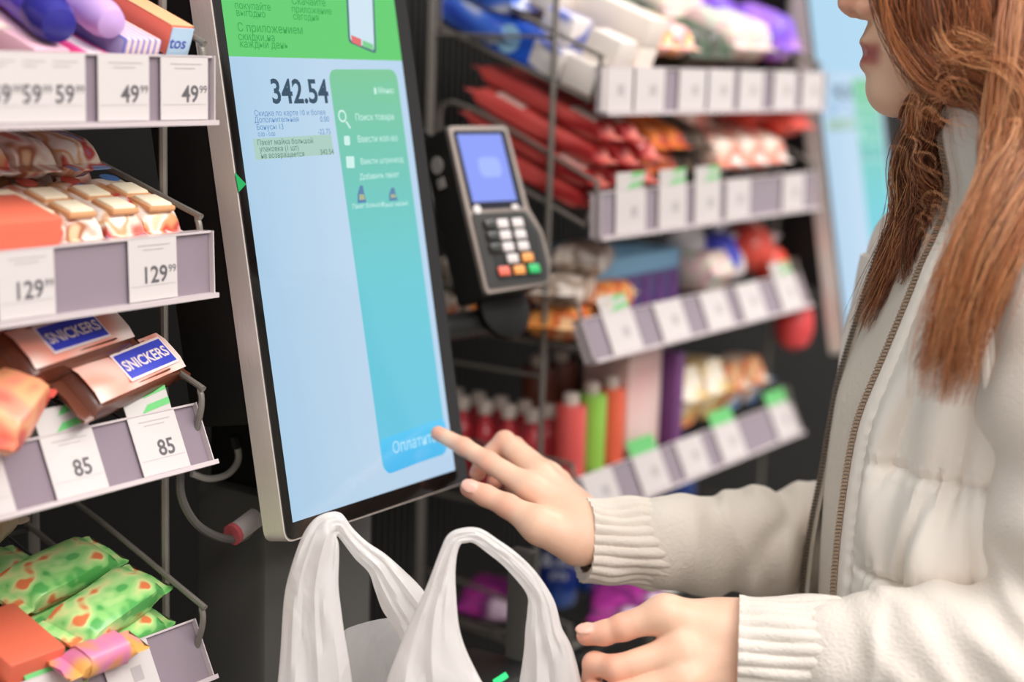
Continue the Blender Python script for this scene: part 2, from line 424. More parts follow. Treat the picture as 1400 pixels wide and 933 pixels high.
def put_up(o, bay, lev, x, q, h=0.0, yaw=0.0):      # standing plumb on the deck
    org, eq, en = deck(bay, lev); p = org+np.array([x, 0, 0])+eq*q+np.array([0, 0, h+0.0035])
    o.matrix_basis = frame(p, (1, 0, 0), (0, 1, 0), (0, 0, 1)) @ Matrix.Rotation(math.radians(yaw), 4, 'Z'); return o
def pack(name, m, dims, label, cat, group=None, seed=0, band=None, mat_band=None):
    L, W, H = dims
    o = link(name, with_mat(pack_mesh(L, W, H, seed=seed), m), None); tag(o, label, cat, group)
    if band:                       # printed panel on the top face
        u0, u1 = band
        bb = MB(); rows = []
        for i in range(6):
            y = L*(u0+(u1-u0)*i/5-0.5); rows.append([(W*0.41*t, y, H*0.5+H*0.5*(1-0.02*abs(t))+0.0008-(0.0022 if abs(t) > .9 else 0)) for t in (-1, -.5, 0, .5, 1)])
        bb.grid(rows).build('printed_panel', mat_band, o)
    return o
def carton(name, m, dims, label, cat, group=None, end=None, top=None):
    L, W, H = dims
    o = link(name, with_mat(carton_mesh(L, W, H), m), None); tag(o, label, cat, group)
    if end: MB().box((-W*.47, -L/2-0.0006, H*.04), (W*.47, -L/2, H*.96)).build('end_flap', end, o, smooth=False)
    if top: MB().box((-W*.46, -L*.46, H), (W*.46, L*.3, H+0.0006)).build('printed_panel', top, o, smooth=False)
    return o
def bottle(name, m, m_cap, r, h, label, cat, group=None, cap_h=0.02, label_mat=None, neck=0.5):
    pr = [(r*.86, 0), (r, 0.006), (r, h*.68), (r*.94, h*.74), (r*(neck+.1), h*.84), (r*neck, h*.87), (r*neck, h)]
    o = MB().lathe(pr, 18).build(name, m); tag(o, label, cat, group)
    MB().lathe([(r*neck*1.2, h-0.002), (r*neck*1.22, h+cap_h*.8), (r*neck*1.05, h+cap_h)], 16).build('cap', m_cap, o)
    if label_mat: MB().lathe([(r*1.004, h*.14), (r*1.012, h*.15), (r*1.012, h*.6), (r*1.004, h*.61)], 18).build('bottle_label', label_mat, o)
    return o
def cylinder_pack(name, m, m_cap, r, h, label, cat, group=None):
    o = MB().lathe([(r*.9, 0), (r, .003), (r, h-.004), (r*.93, h)], 18).build(name, m); tag(o, label, cat, group)
    MB().lathe([(r*.5, h), (r*.52, h+.010), (r*.4, h+.013)], 12).build('cap', m_cap, o)
    return o
def lay(o, mtx): o.matrix_basis = mtx; return o

# ======== rack A, tier 1: candy rolls, tubes and small boxes lying in depth
G1 = 'candy on the top tier of the wafer rack'
c_orange = mat('coral card', (232, 112, 86), 0.45); c_sky = mat('pale blue card', (186, 214, 236), 0.45)
o = put(carton('candy_box', c_orange, (0.17, 0.021, 0.022), 'long coral candy box with a pale blue end reading tos', 'candy box', G1, end=c_sky), 'A', 1, 0.836, 0.098, 0.028, yaw=-3)
letter('tos', 0.012, mat('navy ink', (70, 84, 170), .5), o, frame((-0.0095, -0.0858, 0.006), (1, 0, 0), (0, 0, 1), (0, -1, 0)), 'LEFT', 0.0, 0.0002)
MB().box((-0.0102, -0.084, 0.0219), (0.0102, -0.012, 0.0226)).build('top_print', mat('peach print', (244, 176, 130), .5), o, smooth=False)
put(carton('candy_box', c_sky, (0.15, 0.03, 0.026), 'pale blue candy box lying under the long coral box', 'candy box', G1), 'A', 1, 0.829, 0.088)
c_str = pmat('blue red stripe print', [(120, 120, 196), (232, 226, 230), (214, 120, 128), (236, 222, 214)], 26, (2.2, .15, .3), kind='wave')
put(carton('candy_box', c_str, (0.14, 0.034, 0.040), 'white candy box with blue and red stripes beside the coral box', 'candy box', G1), 'A', 1, 0.797, 0.082)
c_pink = pmat('pink white print', [(244, 226, 232), (230, 84, 150), (214, 60, 120)], 16, (.5, .5, 3), kind='wave')
put(carton('candy_box', c_pink, (0.13, 0.036, 0.026), 'magenta and white candy box under the violet roll', 'candy box', G1), 'A', 1, 0.760, 0.08)
def roll_tube(name, m, m_end, r, L, label, panel=None):
    o = MB().lathe([(r*.55, -L/2), (r*.97, -L/2+.004), (r, -L/2+.008), (r, L/2-.008), (r*.97, L/2-.004), (r*.5, L/2)], 18).build(name, m); tag(o, label, 'candy roll', G1)
    MB().lathe([(r*.3, -L/2-.014), (r*.8, -L/2-.011), (r*1.02, -L/2-.001), (r*1.04, -L/2+.012), (r*1.0, -L/2+.018)], 16).build('end_cap', m_end, o)
    if panel: MB().lathe([(r*1.0, -L*.25), (r*1.015, -L*.24), (r*1.015, L*.2), (r*1.0, L*.21)], 18).build('printed_band', panel, o)
    return o
_lying = Matrix.Rotation(math.radians(-90), 4, 'X')
c_violet = mat('violet film', (128, 66, 200), .3); c_navy = mat('dark blue cap', (48, 44, 140), .3); c_lilac = mat('lilac film', (206, 168, 226), .35)
def put_roll(o, x, q, h, yaw=0): put(o, 'A', 1, x, q, h, yaw); o.matrix_basis = o.matrix_basis @ _lying; return o
put_roll(roll_tube('candy_roll', c_lilac, c_lilac, 0.0130, 0.12, 'lilac candy roll with a violet printed band', c_violet), 0.782, 0.088, 0.048, -10)
put_roll(roll_tube('candy_roll', mat('blue violet film', (80, 62, 190), .3), c_navy, 0.0150, 0.13, 'dark blue candy tube with a domed navy cap', None), 0.742, 0.09, 0.046, -14)
put(carton('candy_box', mat('pink white card', (238, 190, 206), .5), (0.12, 0.03, 0.03), 'pale pink candy box next to the magenta one', 'candy box', G1), 'A', 1, 0.722, 0.075)
put(pack('candy_bag', pmat('tan bag', [(150, 124, 110), (206, 186, 178), (226, 206, 200)], 18), (0.16, 0.07, 0.05), 'tan and cream candy bag at the near end of the candy tier', 'candy bag', G1), 'A', 1, 0.645, 0.09, 0.02)
for i, (x, c) in enumerate(((0.60, (196, 160, 150)), (0.545, (150, 60, 120)), (0.49, (80, 70, 170)), (0.44, (220, 200, 190)))):
    put(carton('candy_box', mat('candy card %d' % i, c, .5), (0.15, 0.04, 0.045), ['dusty rose', 'plum', 'indigo', 'cream'][i]+' candy box standing further along the candy tier', 'candy box', G1), 'A', 1, x, 0.09)

# ======== rack A, tier 2: wafer packs in rows
G2 = 'wafer packs in rows on the second tier'
wf = [pmat('wafer film a', [(236, 206, 172), (246, 232, 218), (214, 160, 112), (206, 84, 70), (244, 234, 226)], 46, (1, .5, 1), .22),
      pmat('wafer film b', [(246, 236, 226), (222, 172, 128), (240, 220, 200), (196, 74, 66), (120, 150, 200)], 52, (1, .6, 1), .22, off=(3, 1, 0)),
      pmat('wafer film c', [(230, 196, 158), (170, 108, 76), (246, 232, 218), (216, 120, 96)], 48, (1, .5, 1), .22, off=(5, 2, 0))]
m_wafer = mat('cream wafer', (250, 236, 206), .6); m_wbrown = mat('toasted wafer edge', (214, 158, 112), .6)
m_dotb = mat('blue print dot', (70, 122, 190), .4); m_dotr = mat('red print dot', (214, 96, 84), .4)
for i in range(9):
    x = 0.826-i*0.037
    for r in range(2):
        L = 0.105
        o = put(pack('wafer_pack', wf[(i+r) % 3], (L, 0.036, 0.034), ('cream wafer pack with wafers showing, in the front row', 'cream wafer pack with red and tan print in the second row')[r] if (i or r) else 'cream wafer pack with two wafers showing by the bent shelf wire', 'wafer pack', G2, seed=i % 4),
                'A', 2, x+random.uniform(-.002, .002), 0.058+r*0.098, 0.010, yaw=random.uniform(-4, 4))
        if r == 0 and i < 5:
            for j in range(2):
                w = MB().box((-0.0125, -0.0125, -.002), (0.0125, 0.0125, 0.0028), 0.0022).build('wafer_edge', m_wbrown, o); w.matrix_basis = Matrix.Translation((0, -0.026+j*0.027, 0.0325))
                MB().box((-0.0105, -0.0105, -0.001), (0.0105, 0.0105, 0.0046), 0.0022).build('wafer', m_wafer, w)
        dm = m_dotb if (i*3+r) % 4 == 0 else m_dotr
        d_ = MB().lathe([(0.0075, 0), (0.0075, .0008)], 14).build('print_dot', dm, o); d_.matrix_basis = Matrix.Translation((0.003, 0.028, 0.0338))
for r in range(2):
    for i in range(5):
        put(pack('wafer_pack', wf[(i+r+1) % 3], (0.1, 0.036, 0.03), 'cream wafer pack with red and tan print stacked on top of the rows', 'wafer pack', G2, seed=i % 4), 'A', 2, 0.80-i*0.04, 0.125+r*0.045, 0.041, yaw=random.uniform(-6, 6))
put(carton('biscuit_box', c_orange, (0.05, 0.09, 0.052), 'low coral red biscuit box in front of the wafer rows', 'biscuit box'), 'A', 2, 0.667, 0.022, 0.0)

# ======== rack A, tier 3: nut bars
G3 = 'nut bars piled on the third tier'
c_bar = pmat('nut bar film', [(112, 62, 44), (236, 176, 160), (246, 214, 202), (228, 132, 110)], 9, (2, 1.2, 2), .25)
c_brown = mat('brown film', (104, 58, 42), .25); c_logo = mat('blue logo plate', (60, 72, 196), .35); c_logow = mat('white logo edge', (244, 226, 226), .4)
c_barw = pmat('peach bar film', [(246, 206, 192), (240, 158, 138), (246, 222, 212)], 22, (1, .6, 1), .28)
def nut_bar(label, x, q, h, yaw, pitch=0, roll=0, L=0.135, W=0.042, txt='SNICKERS', px=0.0):
    o = pack('nut_bar', c_brown, (L, W, 0.026), label, 'chocolate bar', G3, seed=2, band=(0.1, 0.9), mat_band=c_barw)
    put(o, 'A', 3, x, q, h, yaw, pitch, roll)
    pl_ = MB().box((-0.0125, -0.036+px, 0.0268), (0.0125, 0.026+px, 0.0274)).build('logo_plate', c_logow, o, smooth=False)
    MB().box((-0.0105, -0.034+px, 0.0274), (0.0105, 0.024+px, 0.0278)).build('logo_ground', c_logo, pl_, smooth=False)
    if txt: letter(txt, 0.0125, c_logow, pl_, frame((0.0045, -0.033+px, 0.0281), (0, 1, 0), (-1, 0, 0), (0, 0, 1)), 'LEFT', 0.0, 0.0003)
    return o
nut_bar('brown and peach nut bar with blue logo lying along the price rail', 0.790, 0.040, 0.034, -76, 0, 26, px=0.022)
nut_bar('brown and peach nut bar with blue logo resting on the pile behind the front bar', 0.745, 0.056, 0.058, -79, 0, 24, px=0.004)
nut_bar('nut bar lying flat under the top bar', 0.775, 0.07, 0.03, -84)
nut_bar('nut bar lying at the bottom of the pile', 0.78, 0.12, 0.0, -86)
put(pack('snack_pack', pmat('coral yellow film', [(236, 116, 96), (244, 196, 96), (240, 148, 124)], 22), (0.11, 0.05, 0.04), 'coral snack pack with a yellow patch behind the nut bars', 'snack pack', G3), 'A', 3, 0.815, 0.12, 0.042, yaw=-50)
for i, (x, q, h, yw) in enumerate(((0.600, 0.12, 0.0, -80), (0.63, 0.075, 0.04, -75), (0.70, 0.13, 0.04, -80), (0.58, 0.04, 0.03, -82), (0.5, 0.06, 0.03, -85))):
    put(pack('snack_pack', pmat('salmon film', [(236, 112, 96), (240, 140, 116), (244, 168, 120), (230, 96, 84)], 26), (0.12, 0.05, 0.036), 'salmon snack pack heaped beside the nut bars', 'snack pack', G3, seed=i), 'A', 3, x, q, h, yaw=yw)
put(pack('snack_pack', pmat('salmon film', []), (0.10, 0.045, 0.036), 'salmon snack pack leaning over the price rail', 'snack pack', G3, seed=5), 'A', 3, 0.667, 0.012, 0.034, yaw=-55, pitch=0)

# ======== rack A, tier 4: green snack bags
G4 = 'green snack bags on the fourth tier'
c_green = pmat('green orange film', [(92, 176, 90), (150, 212, 124), (176, 222, 140), (214, 224, 150), (226, 126, 78)], 70, (1, .6, 1), .25)
for i, (x, q, h, yw, pt) in enumerate(((0.782, 0.034, 0.0, -78, 0), (0.782, 0.042, 0.025, -74, 0), (0.775, 0.085, 0.0, -78, 0), (0.775, 0.092, 0.025, -80, 0), (0.74, 0.135, 0.0, -80, 0))):
    put(pack('snack_bag', c_green, (0.12, 0.042, 0.025), 'green snack bag with orange print, '+['at the bottom of the front pile', 'on top of the front pile', 'at the bottom of the pile behind', 'on top of the pile behind', 'alone at the shelf back'][i], 'snack bag', G4, seed=i % 3), 'A', 4, x, q, h, yaw=yw, pitch=pt)
put(pack('snack_pack', pmat('brown tan film', [(120, 78, 56), (176, 126, 88), (214, 190, 160)], 22), (0.13, 0.06, 0.04), 'brown snack pack behind the green bags', 'snack pack'), 'A', 4, 0.72, 0.165, 0.03, yaw=-80)
put(pack('snack_pack', pmat('pink orange film', [(238, 150, 90), (224, 130, 170), (236, 170, 90)], 26), (0.075, 0.024, 0.02), 'orange and pink snack pack tucked in front of the green bags', 'snack pack'), 'A', 4, 0.745, 0.004, 0.022, yaw=-88)
put(pack('snack_pack', pmat('white cream film', [(238, 230, 220), (246, 240, 236), (226, 206, 190)], 14), (0.15, 0.08, 0.05), 'white snack pack beside the green bags', 'snack pack'), 'A', 4, 0.632, 0.09, 0.0, yaw=-3)
put(carton('snack_box', mat('red orange card', (224, 106, 78), .45), (0.06, 0.048, 0.04), 'red orange snack box between the white pack and the green bags', 'snack box'), 'A', 4, 0.698, 0.045)
for i in range(3):
    put(pack('snack_pack', pmat('white cream film', []), (0.15, 0.08, 0.05), 'white snack pack further along the fourth tier', 'snack pack', 'white packs on the fourth tier'), 'A', 4, 0.55-i*0.088, 0.09, 0.0, yaw=-2)

# ======== rack B, tier 1
H1 = 'packs on the top tier behind the card terminal'
c_blue = pmat('blue white film', [(44, 70, 178), (66, 110, 210), (214, 216, 224), (40, 60, 160)], 20, (1, .5, 1), .3)
c_wblue = pmat('white blue film', [(226, 220, 218), (238, 230, 226), (90, 110, 200), (230, 222, 220)], 26, (1, .5, 1), .35)
org_, eq_, en_ = deck('B', 1)
for i, (x, q, h) in enumerate(((1.412, .17, .0), (1.412, .17, .034), (1.432, .19, .068))):
    put(pack('stick_pack', c_blue, (0.12, 0.034, 0.034), 'blue stick pack at the back end of the top tier', 'stick pack', H1, seed=i), 'B', 1, x, q, h, yaw=-4)
lb = put(carton('gum_box', mat('bright blue card', (38, 92, 206), .35), (0.06, 0.03, 0.036), 'bright blue gum box with a pale disc on its side', 'gum box', H1), 'B', 1, 1.411, 0.115, 0.0)
d_ = MB().lathe([(0.015, 0), (0.015, .0008)], 18).build('pale_disc', mat('pale blue print', (150, 196, 230), .4), lb); d_.matrix_basis = frame((-0.0151, 0, 0.018), (0, 1, 0), (0, 0, 1), (-1, 0, 0))
for i, (x, q, h) in enumerate(((1.414, .022, 0), (1.414, .065, 0), (1.436, .02, .03), (1.45, .06, .0), (1.452, .02, .0), (1.43, .075, .032))):
    put(carton('gum_box', c_wblue if i % 2 else mat('chalk card', (232, 222, 214), .5), (0.04, 0.034, 0.03), 'small %s gum box in the row beside the price rail' % ('white and blue' if i % 2 else 'chalk white'), 'gum box', H1), 'B', 1, x, q, h)
for i, (x, q, h, c) in enumerate(((1.49, .10, .02, 'w'), (1.49, .10, .052, 'w'), (1.46, .15, .05, 'w'))):
    put(carton('long_box', mat('warm white card', (238, 226, 214), .5), (0.19 if i < 2 else .1, 0.036, 0.032), 'long warm white box lying in depth on the top tier', 'long box', H1), 'B', 1, x, q, h)
c_pk = pmat('pink orange pack print', [(240, 206, 190), (236, 170, 180), (240, 150, 90), (244, 222, 160), (240, 190, 190)], 24, (1, .8, 1), .4)
for i in range(4): put(pack('sweet_pack', c_pk, (0.10, 0.045, 0.036), 'pink and orange sweet pack on the top tier', 'sweet pack', H1, seed=i), 'B', 1, 1.535+(i % 2)*.048, .055+(i//2)*.1, .035)
c_dk = pmat('dark grey green print', [(58, 58, 52), (86, 90, 78), (70, 96, 70), (50, 48, 44)], 22)
for i in range(4): put(pack('sweet_pack', c_dk, (0.10, 0.05, 0.045), 'dark grey sweet pack with green print on the top tier', 'sweet pack', H1, seed=i), 'B', 1, 1.635+(i % 2)*.05, .06+(i//2)*.1, .02)
c_bg = pmat('beige mint print', [(226, 214, 196), (236, 196, 196), (214, 224, 206), (222, 190, 176)], 18)
for i in range(4): put(pack('sweet_pack', c_bg, (0.10, 0.052, 0.05), 'beige sweet pack with mint print on the top tier', 'sweet pack', H1, seed=i), 'B', 1, 1.735+(i % 2)*.052, .06+(i//2)*.1, .03)
c_vi = pmat('violet print', [(112, 70, 206), (150, 100, 220), (206, 150, 226)], 18)
for i in range(3): put(pack('sweet_pack', c_vi, (0.10, 0.055, 0.05), 'violet sweet pack at the far end of the top tier', 'sweet pack', H1, seed=i), 'B', 1, 1.835+(i % 2)*.056, .05+(i//2)*.09+(i % 2)*.03, .035)

# ======== rack B, tier 2: red bars stacked in depth
H2 = 'red bars stacked on the second tier'
c_red = pmat('red foil', [(196, 62, 60), (220, 90, 84), (160, 40, 42), (230, 130, 118)], 14, (1, .4, 1), .22)
c_redw = mat('white print on red', (236, 206, 196), .35)
for i, (x, q, h) in enumerate(((1.42, .10, 0), (1.418, .10, .024), (1.42, .105, .048), (1.424, .11, .072), (1.462, .10, 0), (1.462, .10, .024), (1.462, .10, .048), (1.462, .105, .072), (1.50, .09, .03), (1.50, .095, .054))):
    put(pack('chocolate_bar', c_red, (0.185, 0.034, 0.023), 'long red foil chocolate bar, '+('top layer' if h > .05 else 'lower layers')+' of the stack behind the card terminal', 'chocolate bar', H2, seed=i % 4, band=(0.12, 0.3) if i % 2 else (0.6, 0.8), mat_band=c_redw), 'B', 2, x, q, h, yaw=random.uniform(-2, 2))
c_or = pmat('orange film', [(214, 92, 46), (232, 130, 62), (190, 70, 40)], 16, (1, .5, 1), .3)
for i in range(4): put(pack('chocolate_bar', c_or, (0.17, 0.036, 0.026), 'orange film chocolate bar beside the red stack', 'chocolate bar', H2, seed=i), 'B', 2, 1.54+(i % 2)*.038, .10, .03+(i//2)*.028)
c_db = pmat('dark brown print', [(58, 48, 42), (92, 76, 64), (130, 110, 92), (48, 40, 36)], 40)
for i in range(4): put(pack('chocolate_bar', c_db, (0.16, 0.034, 0.026), 'dark brown chocolate bar beside the orange ones', 'chocolate bar', H2, seed=i), 'B', 2, 1.622+(i % 2)*.036, .105, .022+(i//2)*.028)
c_bw = pmat('cream coral print', [(240, 226, 214), (236, 200, 180), (236, 120, 96), (244, 232, 224)], 15)
for i in range(6): put(pack('sweet_pack', c_bw, (0.09, 0.058, 0.042), 'cream and coral sweet pack on the second tier', 'sweet pack', 'packs on the second tier', seed=i % 4), 'B', 2, 1.705+(i % 3)*.064, .05+(i//3)*.085, .028)
for i in range(2): put(pack('sweet_pack', mat('coral red film', (232, 92, 76), .3), (0.09, 0.055, 0.045), 'coral red sweet pack at the end of the second tier', 'sweet pack', 'packs on the second tier', seed=i), 'B', 2, 1.83+i*.055, .09-i*.03, .066)
put(pack('sweet_pack', mat('dark red film', (150, 50, 46), .3), (0.09, 0.05, 0.04), 'dark red sweet pack at the back of the second tier', 'sweet pack', 'packs on the second tier'), 'B', 2, 1.745, .17, .065)

# ======== rack B, tier 3: pouches, a figure-print box, wrapped balls
H3 = 'pouches on the third tier'
c_po = pmat('cream pouch print', [(196, 178, 160), (224, 210, 196), (150, 128, 110), (232, 222, 212)], 26)
c_po2 = pmat('orange pouch print', [(232, 130, 58), (240, 168, 90), (206, 96, 44), (240, 200, 150)], 22)
for i, (x, q, h, yw, c) in enumerate(((1.425, .165, 0, -20, 0), (1.44, .175, .036, -35, 0), (1.415, .12, .0, -5, 1), (1.455, .10, .03, -60, 0), (1.43, .04, 0, -80, 1), (1.435, .045, .034, -75, 0), (1.47, .045, .064, -70, 0), (1.50, .04, .02, -80, 1), (1.45, .155, .07, -70, 0))):
    put(pack('snack_pouch', c_po2 if c else c_po, (0.105, 0.055, 0.034), ('orange' if c else 'cream and grey')+' snack pouch heaped at the terminal end of the third tier', 'snack pouch', H3, seed=i % 4), 'B', 3, x, q, h, yaw=yw)
fb = put_up(carton('figure_box', mat('sky blue card', (132, 186, 222), .45), (0.12, 0.2, 0.075), 'sky blue box with violet figures printed in a row', 'sweet box', None), 'B', 3, 1.59, 0.105)
fb.matrix_basis = fb.matrix_basis
c_fig = mat('violet figure print', (110, 64, 130), .45)
lo_ = MB().box((-0.0985, -0.0606, 0.001), (0.0985, -0.06, 0.052)).build('violet_band', mat('mauve band print', (96, 84, 140), .45), fb, smooth=False)
for i in range(6):
    MB().lathe([(0.004, 0), (0.010, .008), (0.0105, .02), (0.007, .03), (0.009, .038), (0.006, .048)], 10, (-0.082+i*0.033, -0.0575, 0.002)).build('figure_print', c_fig, lo_)
def ball(c, x, q, h, r, label, bay='B', lev=3):
    b = MB(); b.lathe([(r*math.sin(math.pi*t/12)*(1+.04*math.cos(t*5)), r-r*math.cos(math.pi*t/12)) for t in range(1, 12)], 16)
    o = b.build('wrapped_ball', mat('ball '+label[:14], c, .3)); tag(o, label, 'candy ball', 'wrapped balls on the third tier')
    b2 = MB(); b2.lathe([(r*.15, 2*r-.002), (r*.22, 2*r+.004), (r*.55, 2*r+.014), (r*.4, 2*r+.012)], 10); b2.build('wrapper_tuft', mat('clear film', (230, 226, 230), .2), o)
    return put_up(o, bay, lev, x, q, h)
put(pack('snack_pouch', c_bg, (0.09, 0.06, 0.05), 'beige pouch with mint print beside the figure box', 'snack pouch', H3), 'B', 3, 1.73, .04, .02)
ball((72, 78, 200), 1.775, .04, .028, .030, 'blue foil ball between pale balls')
ball((226, 222, 226), 1.745, .07, .046, .028, 'pale foil ball behind the blue one')
ball((222, 214, 212), 1.815, .045, .02, .024, 'pale foil ball next to the blue one')
ball((226, 82, 66), 1.865, .04, .03, .032, 'red foil ball at the end of the tier')
ball((226, 70, 52), 1.908, .03, .012, .025, 'smaller red foil ball at the shelf corner')

# ======== rack B, tier 4: small drink bottles and boxes
H4 = 'bottles standing on the fourth tier'
m_cap = mat('cream cap', (222, 208, 196), .4); c_rb = mat('red drink', (206, 56, 66), .2, coat=.5)
for i in range(10):
    put_up(bottle('drink_bottle', c_rb, m_cap, 0.0135, 0.078, 'small red drink bottle with cream cap in the row', 'bottle', H4, .012), 'B', 4, 1.414+(i//5)*.03, .19-(i % 5)*.031)
for i, (c, nm, h) in enumerate((((228, 92, 88), 'rose red', .098), ((150, 206, 80), 'lime green', .104), ((238, 104, 72), 'bright orange', .104))):
    put_up(cylinder_pack('slim_can', mat('can '+nm, c, .3), m_cap, 0.017, h, nm+' slim canister standing behind the price rail', 'canister', H4), 'B', 4, 1.43+i*.041, .028)
for i in range(3): put_up(cylinder_pack('slim_can', mat('can amber', (112, 56, 38), .3), m_cap, 0.019, .12, 'dark amber canister behind the bright ones', 'canister', H4), 'B', 4, 1.49+i*.045, .11)
put_up(carton('tall_box', pmat('pink fade card', [(240, 180, 176), (244, 214, 206), (240, 150, 146)], 6), (0.06, 0.075, 0.165), 'tall pale pink box standing among the bottles', 'sweet box'), 'B', 4, 1.575, .05)
put_up(carton('slim_box', mat('purple card', (112, 60, 118), .45), (0.06, 0.02, 0.13), 'slim purple box beside the tall pink box', 'sweet box'), 'B', 4, 1.632, .035)
c_yw = pmat('yellow cream print', [(244, 236, 226), (240, 222, 190), (232, 190, 100), (226, 140, 90)], 14)
for i in range(4): put_up(pack('biscuit_pack', c_yw, (0.075, 0.055, 0.075), 'cream and yellow biscuit pack on the fourth tier', 'biscuit pack', 'biscuit packs on the fourth tier', seed=i), 'B', 4, 1.685+(i % 2)*.06, .04+(i//2)*.075, .03)
put_up(bottle('jar', pmat('red white jar', [(226, 96, 76), (236, 190, 170), (220, 70, 60)], 14), mat('grey lid', (190, 180, 172), .4), .036, .15, 'red and white jar at the back of the fourth tier', 'jar', None, .02, neck=.8), 'B', 4, 1.76, .16)
for i in range(2): put_up(pack('biscuit_pack', pmat('tan orange print', [(206, 176, 130), (214, 120, 72), (234, 220, 196), (80, 140, 200)], 16), (0.075, 0.05, 0.06), 'tan and orange biscuit pack near the shelf end', 'biscuit pack', 'biscuit packs on the fourth tier', seed=i+2), 'B', 4, 1.815+i*.055, .045, .03)
# a red pouch hanging from the end upright of rack B
hp_ = empty('hanging_pouch', (1.952, 0.872, 1.0), 'red oval pouch hanging on the end upright of the rack', 'pouch')
MB().lathe([(0.006, 0), (0.02, .008), (0.026, .028), (0.024, .05), (0.012, .066), (.004, .07)], 16).build('pouch_body', mat('red pouch', (214, 70, 72), .4), hp_)
MB().tube([(0, 0, .068), (0, .008, .085), (0, .02, .088)], .0015, 6).build('hook', m_wire, hp_)
hp_.matrix_basis = Matrix.Translation(Vector(hit(1084, 478, 1, 0.862)))

# ======== rack B, tier 5: blue bottles and pouches
H5 = 'blue drink bottles on the fifth tier'
m_bb = mat('blue bottle', (30, 84, 176), .15, coat=.6); m_bl = mat('deep blue label', (24, 62, 150), .35); m_lw = mat('white label print', (214, 222, 236), .4)
for i, (x, q, s1, s2) in enumerate(((hit(762, 848, 1, .955)[0], .10, '&.Be', 'ITTE'), (hit(806, 848, 1, .955)[0], .10, '', ''), (hit(862, 848, 1, .955)[0], .10, 'isBe', 'ITTE'), (hit(918, 848, 1, .955)[0], .10, 'isBe', 'ITTE'))):
    b = bottle('blue_bottle', m_bb, mat('navy cap', (30, 50, 120), .3), 0.023, 0.14, 'blue drink bottle with %s' % ('white lettering on a deep blue label' if s1 else 'a plain deep blue label'), 'bottle', H5, .016, m_bl, .45)
    put_up(b, 'B', 5, x, q, 0.0)
    if s1:
        a = math.radians(-146)
        for s, z, sz in ((s1, .052, .022), (s2, .036, .010)):
            letter(s, sz, m_lw, b, frame((0.0238*math.cos(a), .0238*math.sin(a), z), (-math.sin(a), math.cos(a), 0), (0, 0, 1), (math.cos(a), math.sin(a), 0)), 'CENTER', 0.0006, 0.0004)
c_mag = pmat('magenta film', [(150, 40, 130), (190, 60, 160), (120, 30, 110), (226, 200, 220)], 18)
for i, (x, q, h) in enumerate(((1.45, .14, 0), (1.545, .03, .0), (1.60, .035, .0))):
    put(pack('snack_pouch', c_mag, (0.11, 0.06, 0.03), 'magenta snack pouch in front of the blue bottles', 'snack pouch', 'pouches on the fifth tier', seed=i), 'B', 5, x, q, h, yaw=-70+i*10)
for i in range(3):
    put(pack('snack_pouch', pmat('white green film', [(232, 228, 224), (150, 196, 130), (236, 232, 228)], 18), (0.10, 0.055, 0.03), 'white and green snack pouch in front of the blue bottles', 'snack pouch', 'pouches on the fifth tier', seed=i), 'B', 5, 1.68+i*.07, .045, .0, yaw=-75)
# ---------------------------------------------------------------- self-checkout kiosk
TILT = math.radians(11)
KEV = np.array([0, math.sin(TILT), math.cos(TILT)]); KEO = np.array([0, -math.cos(TILT), math.sin(TILT)])
_tip = at(590, 590, 1.38)
KO = np.array([0.884, 0, 0]); _b = at(640, 655, 1.419)
_s = ((np.array([0.884, 0.797, 1.0485])-_tip)@KEO)
KO = np.array([0.884, 0.797, 1.0485])-KEO*_s          # lower left corner of the glass, on the touch plane
KM = frame(KO, (1, 0, 0), KEV, KEO)
def ui(px, py):
    r = M3 @ (np.array([px-700, py-466.5, F])/F); t = ((KO-CAM)@KEO)/(r@KEO); p = CAM+r*t-KO
    return p[0], p@KEV
KW, KV = 0.2385, 0.545
m_alu = mat('brushed aluminium', (224, 213, 205), 0.40, metal=0.4, bump=(60, 0.12, (14, 1, 14)))
m_glass = mat('black glass', (14, 13, 13), 0.06, spec=0.6)
def emi(key, rgb, s=1.0):
    if key in MATS: return MATS[key]
    m = mat(key, (4, 4, 4), 0.07, spec=0.45); b = m.node_tree.nodes['Principled BSDF']
    b.inputs['Emission Color'].default_value = lin(rgb)+(1,); b.inputs['Emission Strength'].default_value = s; return m
def emi_grad(key, stops, axis, lo, hi, s=1.0):
    m = emi(key, (0, 0, 0), s); nt = m.node_tree; b = nt.nodes['Principled BSDF']
    tc = nt.nodes.new('ShaderNodeTexCoord'); sx = nt.nodes.new('ShaderNodeSeparateXYZ'); mr = nt.nodes.new('ShaderNodeMapRange'); cr = nt.nodes.new('ShaderNodeValToRGB')
    mr.inputs[1].default_value = lo; mr.inputs[2].default_value = hi
    nt.links.new(tc.outputs['Object'], sx.inputs[0]); nt.links.new(sx.outputs[axis], mr.inputs[0]); nt.links.new(mr.outputs[0], cr.inputs[0])
    el = cr.color_ramp.elements
    el[0].position = stops[0][0]; el[0].color = lin(stops[0][1])+(1,); el[1].position = stops[-1][0]; el[1].color = lin(stops[-1][1])+(1,)
    for p, c in stops[1:-1]: e = el.new(p); e.color = lin(c)+(1,)
    nt.links.new(cr.outputs[0], b.inputs['Emission Color']); return m
def rpoly(pts, r, n=5):
    out = []; N = len(pts); P = [np.array(p, float) for p in pts]
    for i in range(N):
        a, b, c = P[i-1], P[i], P[(i+1) % N]; e1 = (a-b)/np.linalg.norm(a-b); e2 = (c-b)/np.linalg.norm(c-b)
        p, q = b+e1*r, b+e2*r
        for k in range(n+1):
            t = k/n; out.append(tuple((1-t)**2*p+2*t*(1-t)*b+t*t*q))
    return out
